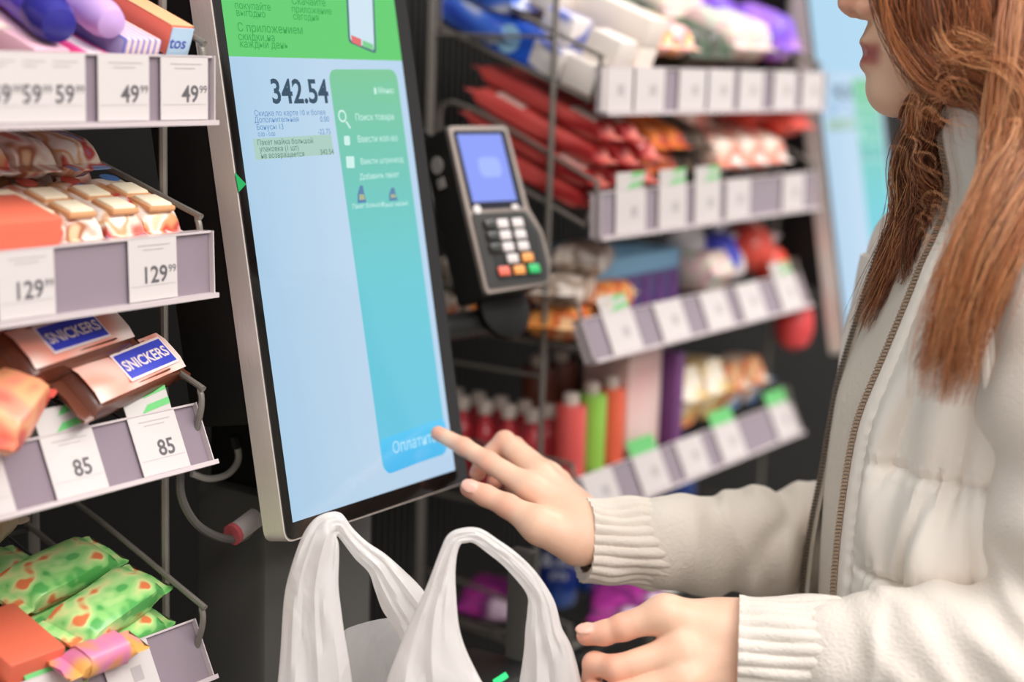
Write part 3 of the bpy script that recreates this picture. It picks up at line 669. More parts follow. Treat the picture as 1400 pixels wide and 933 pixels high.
def slab(w, v, lo, hi, r, x=0, y=0): return MB().prism(rpoly([(x, y), (x+w, y), (x+w, y+v), (x, y+v)], r, 6), lo, hi)
def make_kiosk():
    k = empty('checkout_kiosk', (KO[0]+KW/2, 0.94, 0), 'self-checkout kiosk with a lit total of 342.54 beside the card terminal', 'kiosk', 'checkout kiosks')
    def part(mb, name, m, parent=None, smooth=True):
        o = mb.build(name, m, parent or k, smooth=smooth)
        if parent is None: o.matrix_basis = k.matrix_basis.inverted() @ KM
        return o
    fr = part(slab(KW, KV, -0.0225, -0.0012, 0.010), 'metal_frame', m_alu)
    part(slab(KW-0.003, KV-0.003, -0.0014, 0.0, 0.009, 0.0015, 0.0015), 'glass', m_glass, None)
    part(slab(KW-0.004, KV-0.095, -0.085, -0.0225, 0.004, 0.002, 0.092), 'housing', m_black)
    part(MB().prism([ui(321, 236), ui(336, 252), ui(326, 263)], 0.0, 0.0004), 'green_reflection', mat('painted green reflection', (0, 146, 74), .4), None, False)  # flat green triangle, a reflection on the black bezel put in as colour
    x0, v0 = ui(400, 715); x1, _ = ui(622, 643); _, vh = ui(428, 80); v1 = KV-0.022
    E1 = 0.0002
    bg = part(MB().add([(x0, v0, E1), (x1, v0, E1), (x1, vh, E1), (x0, vh, E1)], [(0, 1, 2, 3)]), 'display', emi_grad('display blue', [(0, (174, 208, 234)), (.5, (190, 216, 238)), (1, (186, 214, 240))], 0, x0, x1, 0.97), None, False)
    def u(pts, name, m, e, r=0.0):
        L = [ui(*p) for p in pts]; L = rpoly(L, r) if r else L
        a = sum(L[i][0]*L[(i+1) % len(L)][1]-L[(i+1) % len(L)][0]*L[i][1] for i in range(len(L)))
        if a < 0: L = L[::-1]
        return MB().add([(x, y, e) for x, y in L], [tuple(range(len(L)))]).build(name, m, bg, smooth=False)
    def t(s, px, py, size, m, align='LEFT', e=0.0008, bold=0.0, sx=1.0):
        x, v = ui(px, py); return letter(s, size, m, bg, Matrix.Translation((x, v, e)) @ Matrix.Diagonal((sx, 1, 1, 1)), align, 0.0, bold, 'screen_text')
    MB().add([(x0, vh, E1), (x1, vh, E1), (x1, v1, E1), (x0, v1, E1)], [(0, 1, 2, 3)]).build('header_panel', emi('display green', (98, 207, 112), .97), bg, smooth=False)
    dg = emi('header text green', (52, 160, 74))
    hx, hv = ui(330, 78)
    for (px, py, s, sz) in ((320, 12, 'покупайте', .008), (322, 22, 'выгодно', .008), (398, 6, 'Скачайте', .009), (398, 17, 'приложение', .008), (400, 27, 'сегодня', .008), (324, 43, 'С приложением', .0095), (325, 55, 'скидки на', .0085), (327, 65, 'каждый день', .0085)):
        t(s, px, py, sz, dg)
    ph = u([(470, -60), (508, -70), (514, 74), (476, 58)], 'phone_picture', emi('phone edge', (70, 110, 120)), 0.0004, .004)
    u([(473, -60), (506, -68), (511, 70), (478, 55)], 'phone_screen', emi('phone screen', (206, 228, 240)), 0.0006, .003)
    u([(479, 48), (493, 54), (493, 64), (480, 58)], 'phone_button', emi('phone red', (226, 110, 110)), 0.0008)
    u([(495, 55), (509, 61), (510, 69), (495, 64)], 'phone_button', emi('phone green', (120, 206, 140)), 0.0008)
    t('342.54', 371, 141, 0.0265, emi('total ink', (44, 74, 96)), bold=0.0006, sx=0.94)
    bl = emi('list blue', (96, 140, 190)); 
    for (px, py, s, sz) in ((347, 159, 'Скидка по карте 10 и более', .0062), (347, 168, 'Дополнительная', .0062), (350, 178, 'Бонусы 13', .0062), (352, 187, '0.00 - 0.00', .0045)): t(s, px, py, sz, bl)
    t('0.00', 437, 167, .0065, bl); t('-22.75', 434, 184, .0062, bl)
    u([(345, 190), (452, 184), (456, 211), (349, 219)], 'highlight_row', emi('highlight', (170, 204, 192)), 0.0004)
    hb = emi('highlight ink', (88, 122, 112))
    for (px, py, s) in ((351, 199, 'Пакет майка большой'), (354, 208, 'упаковка (1 шт)'), (356, 217, 'не возвращается')): t(s, px, py, .006, hb)
    t('342.54', 437, 212, .0062, hb)
    pan = u([(448, 95), (541, 95), (612, 620), (524, 648)], 'menu_panel', emi_grad('menu gradient', [(0, (106, 200, 230)), (.45, (108, 204, 216)), (.75, (112, 200, 184)), (1, (124, 202, 154))], 1, ui(515, 640)[1], ui(500, 95)[1], .97), 0.0004, .010)
    wt = emi('menu white', (206, 240, 234))
    u([(507, 112), (536, 113), (541, 138), (511, 137)], 'menu_chip', emi('chip', (118, 200, 160)), 0.0006, .003)
    t('Меню', 516, 128, .0075, wt); u([(510, 120), (513, 120), (514, 129), (511, 129)], 'menu_icon', wt, .0008)
    for (px, py, s) in ((485, 165, 'Поиск товара'), (488, 195, 'Ввести кол-во'), (492, 225, 'Ввести штрихкод'), (491, 246, 'Добавить пакет')): t(s, px, py, .0078 if len(s) < 14 else .0068, wt)
    rx, rv = ui(467, 159)
    ring = [(rx+.0052*math.cos(a), rv+.0052*math.sin(a)) for a in np.linspace(0, 2*math.pi, 15)[:-1]]; rin = [(rx+.0036*math.cos(a), rv+.0036*math.sin(a)) for a in np.linspace(0, 2*math.pi, 15)[:-1]]
    MB().add([(x, y, .0008) for x, y in ring]+[(x, y, .0008) for x, y in rin], [(i, (i+1) % 14, 14+(i+1) % 14, 14+i) for i in range(14)]).add([(rx+.003, rv-.005, .0008), (rx+.0075, rv-.0105, .0008), (rx+.009, rv-.0095, .0008), (rx+.0047, rv-.004, .0008)], [(0, 1, 2, 3)]).build('magnifier_icon', wt, bg, smooth=False)
    u([(469, 186), (477, 186), (478, 199), (470, 199)], 'menu_icon', wt, .0008, .002); u([(472, 214), (483, 214), (484, 230), (473, 230)], 'menu_icon', wt, .0008, .001)
    for (px, py, h) in ((494, 278, 24), (537, 275, 18)):
        u([(px-6, py), (px+6, py-1), (px+3, py-h*.55), (px+1, py-h), (px-3, py-h), (px-6, py-h*.5)], 'bag_picture', emi('bag blue', (88, 128, 170)), .0008)
        u([(px-4, py-4), (px+4, py-5), (px+2, py-h*.5), (px-4, py-h*.5)], 'bag_picture', emi('bag tan', (170, 180, 140)), .001)
    t('Пакет большой', 481, 286, .0055, wt); t('Пакет малый', 522, 284, .0055, wt)
    u([(517, 602), (607, 571), (611, 618), (527, 650)], 'pay_button', emi_grad('pay button blue', [(0, (78, 186, 240)), (1, (92, 202, 244))], 1, ui(560, 640)[1], ui(560, 580)[1]), 0.0008, .008)
    t('Оплатить', 536, 621, .0135, emi('pay text', (176, 226, 250)), e=.001, bold=.0001)
    # stand
    MB().box((0.94, 0.87, 0.0), (1.08, 0.95, 1.06), 0.006).build('column', m_dark, k, world=True)
    MB().box((0.90, 0.84, 0.0), (1.12, 1.05, 0.03), 0.006).build('base_plate', m_dark, k, world=True)
    MB().box((0.955, 0.86, 1.05), (1.065, 0.95, 1.32), 0.006).build('bracket', m_black, k, world=True)
    return k
kiosk = make_kiosk()
kiosk2 = copy_tree(kiosk); kiosk2.matrix_basis = Matrix.Translation((1.08, 0, 0)) @ kiosk.matrix_basis
for c in list(kiosk2.children):
    if c.name.startswith('display'):
        for g in list(c.children):
            if g.name.startswith(('header', 'phone')) or (g.name.startswith('screen_text') and g.location.y > 0.372): bpy.data.objects.remove(g, do_unlink=True)
        x0_, x1_ = ui(400, 715)[0], ui(622, 643)[0]; vh_ = ui(428, 80)[1]
        MB().add([(x0_, vh_, .0002), (x1_, vh_, .0002), (x1_, KV-.022, .0002), (x0_, KV-.022, .0002)], [(0, 1, 2, 3)]).build('header_panel', emi('second display blue', (168, 210, 236), .97), c, smooth=False)
kiosk2['label'] = 'second self-checkout kiosk with a pale blue screen beyond the drink rack'
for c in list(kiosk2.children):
    if c.name.startswith('green_reflection'): bpy.data.objects.remove(c, do_unlink=True)

# ---------------------------------------------------------------- card terminal
ya = math.radians(14); tt = math.radians(23)
ex = np.array([math.cos(ya), -math.sin(ya), 0]); bk = np.array([math.sin(ya), math.cos(ya), 0])
ev = bk*math.sin(tt)+np.array([0, 0, math.cos(tt)]); eo = np.cross(ex, ev)
TO = np.array([1.247, 0.836, 1.2005])
T = empty('card_terminal', (1.24, 0.87, 1.17), 'black card payment terminal with a lit blue screen and coloured keys', 'card terminal')
TM = T.matrix_basis.inverted() @ frame(TO, ex, ev, eo)
def tp(mb, name, m, parent=None, smooth=True):
    o = mb.build(name, m, parent or T, smooth=smooth)
    if parent is None: o.matrix_basis = TM
    return o
m_tb = mat('terminal black', (38, 38, 37), 0.38, spec=0.4); m_tg = mat('terminal warm grey bezel', (146, 134, 126), .35, metal=.3); m_td = mat('terminal dark face', (52, 51, 49), .35)
out = rpoly([(-.040, 0), (.040, .004), (.052, .022), (.052, .058), (.041, .082), (.038, .167), (-.038, .167), (-.040, .08)], .006, 4)
bm_ = MB().prism(out, -.042, -.004); tp(bm_, 'body', m_tb, None, True)
tp(MB().prism([(x*.97, .0835+(y-.0835)*.985) for x, y in out], -.004, 0), 'face_shell', m_tg)
sc_ = tp(MB().prism(rpoly([(-.033, .083), (.033, .083), (.0325, .161), (-.0325, .161)], .003), 0, .0008), 'screen_bezel', mat('navy bezel', (24, 26, 40), .2))
tp(MB().prism([(-.029, .090), (.026, .090), (.026, .157), (-.029, .157)], .0008, .0011), 'display', emi('terminal blue', (142, 160, 250), 1.0), None, False)
MB().add([(x, y, .0013) for x, y in rpoly([(-.012, .114), (.016, .114), (.016, .134), (-.012, .134)], .008)], [tuple(range(24))]).build('cloud_mark', emi('terminal pale', (166, 186, 252)), sc_, smooth=False)
tp(MB().prism(rpoly([(-.034, .006), (.040, .008), (.046, .022), (.046, .056), (.034, .079), (-.034, .079)], .004), 0, .0012), 'keypad_frame', m_td)
tp(MB().prism(rpoly([(-.020, .012), (.038, .012), (.041, .055), (.030, .073), (-.020, .073)], .003), .0012, .0016), 'keypad_well', mat('keypad well', (26, 25, 24), .4))
kw = mat('white key', (216, 208, 206), .4); ko = mat('orange key', (240, 160, 84), .4); kr = mat('red key', (236, 112, 92), .4); kg = mat('green key', (52, 190, 110), .4)
def key(x, y, m):
    o = MB().box((-.0068, -.0045, .0016), (.0068, .0045, .0046), .0012).build('key', m, T); o.matrix_basis = TM @ Matrix.Translation((x, y, 0))
    return o
for r in range(5):
    y = .067-r*.0115
    if r < 3: key(-.001, y, kw); key(.018, y, kw); key(-.014-.002, y, m_td)
    elif r == 3: key(-.001+.002, y, kw); key(.020, y, ko)
    else: key(-.013, y, kr); key(.006, y, ko); key(.025, y, kg)
tp(MB().lathe([(.0045, 0), (.0045, .0012)], 14, (-.026, .083, .0002)), 'status_light', kw)
tp(MB().box((.018, .081, 0), (.026, .086, .0012)), 'logo_mark', kw)
for (v, r) in ((.135, .0085), (.117, 0)):
    b = MB()
    if r: b.lathe([(r, 0), (r, .0008)], 16)
    else: b.box((-.005, -.005, 0), (.005, .005, .0008))
    o = b.build('contactless_mark', mat('pale mark', (170, 164, 160), .5), T, smooth=False)
    o.matrix_basis = TM @ frame((-.0402, v, -.024), (0, 1, 0), (0, 0, 1), (-1, 0, 0))
MB().tube(catmull([TO+ev*.02-eo*.04, TO-ev*.012-eo*.045, np.array([1.20, .89, 1.165]), np.array([1.16, .892, 1.165]), np.array([1.1215, .892, 1.165])], 20), .013, 14).build('mount_arm', m_tb, T, world=True)
tp(MB().lathe([(.026, -.012), (.03, -.006), (.03, .0), (.02, .004)], 18, (0.004, -.008, -.026)), 'swivel_cup', m_black)
tp(MB().tube(catmull([(-.036, .165, -.03), (-.05, .19, -.05), (-.10, .17, -.06), (-.11, .12, -.08)], 14), .0025, 6), 'power_lead', m_black)

# ---------------------------------------------------------------- cables by the kiosk
def cable(px_pts, Y, r, m, label, nm='cable'):
    P = [hit(a, b, 1, y_) for (a, b), y_ in zip(px_pts, Y)]
    c = P[0]; e = empty(nm, c, label, 'cable'); MB().tube(catmull(P, 40), r, 8).build('sheath', m, e, world=True); return e
m_cb = mat('pale grey cable', (168, 162, 154), .4); m_cb2 = mat('grey cable', (84, 80, 76), .45)
cA = cable([(322, 600), (326, 628), (312, 648), (286, 655), (262, 648)], [.90, .90, .90, .905, .91], .0028, m_cb, 'pale grey cable looping under the kiosk housing')
MB().tube([hit(320, 596, 1, .90), hit(323, 612, 1, .90)], .0045, 8).build('plug', m_black, cA, world=True)
cB = cable([(246, 640), (248, 680), (268, 716), (300, 735), (330, 736), (345, 722)], [.862]*6, .0034, m_cb2, 'darker grey cable sagging below the pale loop')
MB().tube([hit(322, 729, 1, .862), hit(350, 708, 1, .862)], .0085, 10).build('connector', mat('pale connector', (170, 160, 156), .45), cB, world=True)
MB().tube([hit(317, 732, 1, .862), hit(322, 729, 1, .862)], .0089, 10).build('red_ring', mat('red ring', (180, 80, 84), .45), cB, world=True)

# ---------------------------------------------------------------- bagging stand with scanner post below the kiosk
bs = empty('bagging_stand', (0.86, 0.60, 0), 'dark bagging stand in front of the kiosk', 'stand')
MB().box((0.66, 0.42, 0.655), (1.10, 0.76, 0.68), 0.004).build('platform', m_dark, bs, world=True)
MB().box((0.82, 0.55, 0.03), (0.92, 0.65, 0.655), 0.004).build('leg', m_dark, bs, world=True)
MB().box((0.70, 0.45, 0.0), (1.06, 0.75, 0.03), 0.004).build('foot_plate', m_dark, bs, world=True)
sp = at(712, 860, 1.40); st = at(712, 745, 1.40)
sc = empty('scanner_post', (sp[0], sp[1], 0), 'dark hand scanner post with a green light behind the shopping bag', 'scanner')
b = MB().box((sp[0]-.007, sp[1]-.012, 0.0), (sp[0]+.007, sp[1]+.012, st[2]), .003); b.build('post', m_dark, sc, world=True)
lp = at(668, 925, 1.37)
MB().box((lp[0]-.05, lp[1]-.03, lp[2]-.09), (lp[0]+.045, lp[1]+.05, lp[2]+.004), .008).build('scanner_body', m_tb, sc, world=True)
g0 = at(676, 934, 1.335); g1 = at(693, 923, 1.335)
MB().tube([g0, g1], .0028, 8).build('green_light', emi('green led', (60, 226, 130), 1.6), sc, world=True)
# ---------------------------------------------------------------- white plastic carrier bag
def bag_mat():
    m = bpy.data.materials.new('milky plastic film'); m.use_nodes = True; nt = m.node_tree; b = nt.nodes['Principled BSDF']
    b.inputs['Base Color'].default_value = lin((246, 242, 240))+(1,); b.inputs['Roughness'].default_value = 0.2; setin(b, 'Coat Weight', .5); setin(b, 'Coat Roughness', .08)
    tr = nt.nodes.new('ShaderNodeBsdfTranslucent'); tr.inputs[0].default_value = lin((250, 246, 243))+(1,)
    tp_ = nt.nodes.new('ShaderNodeBsdfTransparent'); mx = nt.nodes.new('ShaderNodeMixShader'); mx.inputs[0].default_value = 0.45
    m2 = nt.nodes.new('ShaderNodeMixShader'); m2.inputs[0].default_value = 0.15
    tc = nt.nodes.new('ShaderNodeTexCoord'); nz = nt.nodes.new('ShaderNodeTexNoise'); nz.inputs['Scale'].default_value = 17; nz.inputs['Detail'].default_value = 2; nz.inputs['Distortion'].default_value = 1.6
    mp = nt.nodes.new('ShaderNodeMapping'); mp.inputs['Scale'].default_value = (1.3, 1.3, .55)
    bp = nt.nodes.new('ShaderNodeBump'); bp.inputs['Strength'].default_value = 0.55; bp.inputs['Distance'].default_value = 0.010
    nt.links.new(tc.outputs['Object'], mp.inputs[0]); nt.links.new(mp.outputs[0], nz.inputs[0]); nt.links.new(nz.outputs['Fac'], bp.inputs['Height'])
    nt.links.new(bp.outputs[0], b.inputs['Normal']); nt.links.new(bp.outputs[0], tr.inputs['Normal'])
    out = nt.nodes['Material Output']
    nt.links.new(b.outputs[0], mx.inputs[1]); nt.links.new(tr.outputs[0], mx.inputs[2]); nt.links.new(mx.outputs[0], m2.inputs[1]); nt.links.new(tp_.outputs[0], m2.inputs[2]); nt.links.new(m2.outputs[0], out.inputs[0])
    return m
m_bag = bag_mat()
RH_ = M3 @ [1, 0, 0]; RH_ = np.array([RH_[0], RH_[1], 0]); RH_ /= np.linalg.norm(RH_)
FH_ = np.array([-RH_[1], RH_[0], 0])
bagC = at(588, 960, 1.20)
bag = empty('carrier_bag', (bagC[0], bagC[1], 0.68), 'white plastic carrier bag with two looped handles standing before the screen', 'carrier bag')
def limb_loop(rows, thick, name, seed, nrow=90, nc=40):
    """a gathered film strap: closed flat section swept from edge pair to edge pair, with running pleats"""
    rng = np.random.RandomState(seed); ph = rng.uniform(0, 6.28, 8)
    R = np.array([list(at(a[0], a[1], d))+list(at(b[0], b[1], d)) for a, b, d in rows]); R = catmull(R, nrow)
    G = []
    for i, r in enumerate(R):
        s = i/(nrow-1); A, B = r[:3], r[3:]; c = (A+B)/2; w = (B-A)/2; wl = np.linalg.norm(w)
        prev, nxt = R[max(i-1, 0)], R[min(i+1, nrow-1)]; t = (nxt[:3]+nxt[3:]-prev[:3]-prev[3:]); t /= np.linalg.norm(t)
        nrm = np.cross(t, w/wl); nrm /= np.linalg.norm(nrm)
        th = min(thick, wl*0.75)
        row = []
        for j in range(nc):
            a = 2*math.pi*j/nc; ca, sa = math.cos(a), math.sin(a)
            tri = lambda q: 2/math.pi*math.asin(math.sin(q)*.985); pleat = 0.30*tri(ca*5.5+ph[0]+2.2*math.sin(s*7+ph[1]))+0.26*tri(ca*10+ph[2]+s*5+1.5*math.sin(s*13))+0.15*tri(ca*19+ph[3]-s*9)
            crk = 0.10*math.sin(s*55+ca*6+ph[4])*math.sin(s*23+ph[5])
            row.append(c+w*ca*(1+0.015*math.sin(s*40+ph[6]+sa*2))+nrm*th*(math.copysign(abs(sa)**.7, sa)*(1-0.25*abs(ca))+(pleat+crk)*0.8*(1-abs(ca)**4)))
        G.append(row)
    return MB().grid(G, closed=True).build(name, m_bag, bag, world=True, recalc=True)
def ER(L, d): return [((a, b), (c, e), d[0]+(d[1]-d[0])*i/(len(L)-1)) for i, (a, b, c, e) in enumerate(L)]
limb_loop(ER([(375, 990, 486, 985), (381, 920, 478, 905), (386, 845, 468, 846), (393, 795, 463, 806), (409, 742, 464, 768), (427, 713, 463, 744), (447, 701, 459, 737), (466, 702, 462, 734), (482, 722, 470, 744), (503, 742, 485, 764), (528, 759, 504, 783), (553, 781, 512, 807), (580, 810, 523, 834), (601, 845, 541, 862), (614, 890, 556, 905), (618, 970, 562, 975)], (1.17, 1.20)), 0.011, 'handle', 3)
limb_loop(ER([(517, 990, 690, 990), (533, 920, 652, 920), (555, 862, 629, 862), (580, 810, 623, 805), (600, 757, 624, 766), (613, 731, 629, 746), (633, 722, 637, 743), (656, 723, 648, 743), (681, 738, 668, 758), (707, 757, 692, 778), (735, 785, 719, 811), (757, 820, 721, 835), (768, 858, 718, 864), (785, 893, 714, 905), (806, 990, 702, 990)], (1.135, 1.165)), 0.011, 'handle', 11)
ph = np.random.RandomState(5).uniform(0, 6.28, 10); G = []
zf = at(510, 850, 1.24)[2]; zn = at(600, 938, 1.14)[2]
for i in range(46):
    s = i/45; row = []
    for j in range(120):
        a = 2*math.pi*j/120; ca, sa = math.cos(a), math.sin(a)         # sa > 0 : far side
        rim = zn-.01+(zf-zn+.01)*(0.5+0.5*sa)**1.3*float(1-max(0, min(1, (ca+.05)/.22)))-0.02*(abs(ca)**3)-.09*max(0, sa)*math.exp(-((ca-.32)/.30)**4)+0.0025*math.sin(7*a+ph[0])
        z = rim+(0.684-rim)*s
        A = 0.113*(1+0.05*math.sin(math.pi*s))*(1-0.12*s); Bd = 0.052*(1+0.25*math.sin(math.pi*s))
        wr = 0.0035*math.sin(9*a+ph[1]+3*s)*(1-.4*s)+0.0022*math.sin(17*a+ph[2]-5*s)+0.002*math.sin(23*s+4*a+ph[3])*math.sin(5*a+ph[4])
        c = bagC+np.array([0, 0, 0])
        p = c+RH_*(math.copysign(abs(ca)**.8, ca)*A)+FH_*(math.copysign(abs(sa)**.8, sa)*Bd+wr)+RH_*wr
        row.append((p[0], p[1], z))
    G.append(row)
b = MB().grid(G, closed=True); b.f.append(tuple(45*120+j for j in range(120))); b.build('bag_body', m_bag, bag, world=True)
# ---------------------------------------------------------------- the shopper
FW = -RH_; LT = -FH_; UPV = np.array([0, 0, 1.0])
PO = at(1300, 466, 1.27)
def pl(px, py, l):
    r = M3 @ (np.array([px-700, py-466.5, F])/F); t = (l-(CAM-PO)@LT)/(r@LT); return CAM+r*t
def loc(P): d = np.asarray(P)-PO; return np.array([d@FW, d@LT, d@UPV])
LM = np.stack([FW, LT, UPV], 0)            # local -> world: v @ LM + PO
def to_w(V): return V @ LM + PO
pz = pl(1385, 600, 0)
person = empty('person', (pz[0], pz[1], 0), 'shopper in a white quilted vest and knit sweater touching the screen, long auburn hair', 'person')
# --- skin
def skin_mat():
    m = mat('skin', (236, 190, 160), 0.42, sss=0.12); nt = m.node_tree; b = nt.nodes['Principled BSDF']
    def attr(n): a = nt.nodes.new('ShaderNodeAttribute'); a.attribute_name = n; return a
    def mix(fac, c1, rgb):
        x = nt.nodes.new('ShaderNodeMix'); x.data_type = 'RGBA'; x.inputs[7].default_value = lin(rgb)+(1,)
        nt.links.new(fac, x.inputs[0])
        if c1 is None: x.inputs[6].default_value = lin((240, 196, 168))+(1,)
        else: nt.links.new(c1, x.inputs[6])
        return x.outputs[2]
    tc = nt.nodes.new('ShaderNodeTexCoord'); nz = nt.nodes.new('ShaderNodeTexNoise'); nz.inputs['Scale'].default_value = 45; nz.inputs['Detail'].default_value = 3
    nt.links.new(tc.outputs['Object'], nz.inputs[0])
    mr = nt.nodes.new('ShaderNodeMapRange'); mr.inputs[1].default_value = .45; mr.inputs[2].default_value = .8; mr.inputs[4].default_value = .35; nt.links.new(nz.outputs['Fac'], mr.inputs[0])
    c = mix(mr.outputs[0], None, (228, 168, 138))
    c = mix(attr('blush').outputs['Fac'], c, (226, 142, 116))
    c = mix(attr('lips').outputs['Fac'], c, (176, 92, 84))
    c = mix(attr('nail').outputs['Fac'], c, (236, 184, 166))
    nt.links.new(c, b.inputs['Base Color'])
    r = nt.nodes.new('ShaderNodeMapRange'); r.inputs[3].default_value = .44; r.inputs[4].default_value = .16; nt.links.new(attr('nail').outputs['Fac'], r.inputs[0]); nt.links.new(r.outputs[0], b.inputs['Roughness'])
    n2 = nt.nodes.new('ShaderNodeTexNoise'); n2.inputs['Scale'].default_value = 420; n2.inputs['Detail'].default_value = 3; nt.links.new(tc.outputs['Object'], n2.inputs[0])
    bp = nt.nodes.new('ShaderNodeBump'); bp.inputs['Strength'].default_value = .12; bp.inputs['Distance'].default_value = .001; nt.links.new(n2.outputs['Fac'], bp.inputs['Height']); nt.links.new(bp.outputs[0], b.inputs['Normal'])
    return m
m_skin = skin_mat()
BV, BF, BA = [], [], {'blush': [], 'lips': [], 'nail': []}; _bo = [0]
def body_add(V, Fq, **at_):
    BV.append(V); BF.append(Fq+_bo[0]); _bo[0] += len(V)
    for k in BA: BA[k].append(at_.get(k, np.zeros(len(V), np.float32)))
def sstep(x, a, b): t = np.clip((x-a)/(b-a), 0, 1); return t*t*(3-2*t)
def hand(fingers, palm, nails, h=0.00125, creases=()):
    """fingers: chains of (point, radius); palm: round cones; every finger melts into the palm but not into its neighbour"""
    allp = np.array([p for ch in fingers for p, r in ch]+[p for a, b, r1, r2 in palm for p in (a, b)])
    lo, hi = allp.min(0)-0.026, allp.max(0)+0.026
    P, lo = sdf_grid(lo, hi, h)
    pm = None
    for a, b, r1, r2 in palm:
        d = rcone(P, a, b, r1, r2); pm = d if pm is None else smin(pm, d, 0.012)
    tot = None
    for ch in fingers:
        fd = None
        for (p, r), (q, s) in zip(ch[:-1], ch[1:]):
            d = rcone(P, p, q, r, s); fd = d if fd is None else smin(fd, d, 0.004)
        x = smin(pm, fd, 0.011); tot = x if tot is None else smin(tot, x, 0.0012)
    for c, n, up, w, l in nails:                                   # nail plates, a little proud
        c, n, up = (np.asarray(v, np.float32) for v in (c, n, up)); s_ = np.cross(n, up); d = P-c
        q = np.sqrt((d@s_/w)**2+(d@up/l)**2+((d@n)/0.0022)**2); tot = np.minimum(tot, (q-1)*0.0018)
    for c, dirv, half, dep in creases:
        c = np.asarray(c, np.float32); dirv = np.asarray(dirv, np.float32)
        tot = smax(tot, -(rcone(P, c-dirv*half, c+dirv*half, dep, dep)), 0.002)
    V, Fq = surface_nets(tot, lo, h)
    nail = np.zeros(len(V), np.float32)
    for c, n, up, w, l in nails:
        s_ = np.cross(n, up); d = V-c; q = np.sqrt((d@s_/(w*1.02))**2+(d@up/(l*1.02))**2); nail = np.maximum(nail, np.where((d@n) > -0.0035, 1-sstep(q, .85, 1.06), 0))
    bl = np.zeros(len(V), np.float32)
    for ch in fingers:
        for k_, (p, r) in enumerate(ch[:3]):
            d = np.sqrt(((V-p)**2).sum(1)); bl = np.maximum(bl, (0.75 if k_ == 0 else 0.45)*(1-sstep(d, r*.8, r*2.0)))
    return V, Fq, nail.astype(np.float32), bl.astype(np.float32)
def A(px, py, d): return at(px, py, d).astype(np.float32)
def nrmz(v): v = np.asarray(v, float); return v/np.linalg.norm(v)
TC = -(M3 @ [0, 0, 1]); CU = M3 @ [0, -1, 0]; CR = M3 @ [1, 0, 0]      # toward camera / image up / image right
# pointing hand: bring the index tip onto the glass
def on_glass(px, py, off):
    r = M3 @ (np.array([px-700, py-466.5, F])/F); t = ((KO+KEO*off-CAM)@KEO)/(r@KEO); return (CAM+r*t).astype(np.float32)
itip = on_glass(599, 593, 0.0078); idep = float((itip-CAM)@(M3 @ [0, 0, 1]))
f_idx = [(itip, .0064), (A(634, 611, idep-.012), .0074), (A(668, 632, idep-.024), .0085), (A(727, 669, idep-.045), .0108)]
f_mid = [(A(653, 647, 1.372), .0070), (A(662, 628, 1.386), .0076), (A(690, 604, 1.383), .0090), (A(739, 652, 1.350), .0108)]
f_rng = [(A(676, 659, 1.388), .0068), (A(681, 640, 1.402), .0074), (A(703, 611, 1.399), .0086), (A(751, 652, 1.368), .0102)]
f_pky = [(A(699, 664, 1.400), .0060), (A(704, 648, 1.414), .0064), (A(722, 630, 1.413), .0074), (A(763, 660, 1.383), .0092)]
f_thb = [(A(642, 668, 1.322), .0078), (A(664, 678, 1.317), .0086), (A(694, 692, 1.309), .0096), (A(738, 719, 1.297), .0135)]
palm = [(f_idx[3][0], A(800, 720, 1.312), .0108, .0180), (f_mid[3][0], A(803, 721, 1.322), .0108, .0175), (f_rng[3][0], A(808, 722, 1.332), .0102, .016), (f_pky[3][0], A(812, 720, 1.342), .0092, .015),
        (f_thb[3][0], A(790, 742, 1.302), .0135, .0185), (A(798, 728, 1.312), A(880, 740, 1.327), .0205, .0195), (A(806, 730, 1.332), A(880, 742, 1.345), .0185, .018)]
tdir = nrmz(f_thb[0][0]-f_thb[1][0]); tn = nrmz(TC*0.9+CU*0.35); tn = nrmz(tn-tdir*(tn@tdir))
ncen = f_thb[0][0]-tdir*0.0015+tn*0.0072
V, Fq, na, bl = hand([f_idx, f_mid, f_rng, f_pky, f_thb], palm, [(ncen, tn, tdir, .0062, .0078)])
body_add(V, Fq, nail=na, blush=bl)
# near hand on the bag
g_thb = [(A(802, 869, 1.163), .0076), (A(826, 866, 1.161), .0086), (A(852, 858, 1.158), .0096), (A(910, 840, 1.156), .0124)]
g_idx = [(A(808, 934, 1.174), .0076), (A(813, 908, 1.162), .0084), (A(843, 915, 1.150), .0096), (A(934, 890, 1.150), .0125)]
g_mid = [(A(806, 972, 1.172), .0078), (A(811, 948, 1.158), .0086), (A(842, 956, 1.142), .0098), (A(936, 930, 1.143), .0125)]
g_rng = [(A(824, 1008, 1.175), .0074), (A(827, 986, 1.160), .0082), (A(856, 992, 1.145), .0094), (A(945, 966, 1.148), .0118)]
g_pky = [(A(854, 1034, 1.180), .0064), (A(857, 1014, 1.166), .0070), (A(882, 1020, 1.154), .0082), (A(957, 998, 1.158), .0106)]
gp = [(g_idx[3][0], A(1022, 868, 1.164), .0125, .0200), (g_mid[3][0], A(1025, 884, 1.160), .0125, .0205), (g_rng[3][0], A(1030, 902, 1.163), .0118, .020), (g_pky[3][0], A(1035, 914, 1.168), .0106, .018),
      (g_thb[3][0], A(985, 860, 1.166), .0124, .0190), (A(985, 860, 1.166), A(1030, 870, 1.168), .019, .021), (A(1024, 868, 1.166), A(1110, 878, 1.16), .0205, .022), (A(1024, 900, 1.166), A(1110, 906, 1.16), .0205, .022)]
tdir2 = nrmz(g_thb[0][0]-g_thb[1][0]); tn2 = nrmz(CU*0.85+TC*0.55); tn2 = nrmz(tn2-tdir2*(tn2@tdir2))
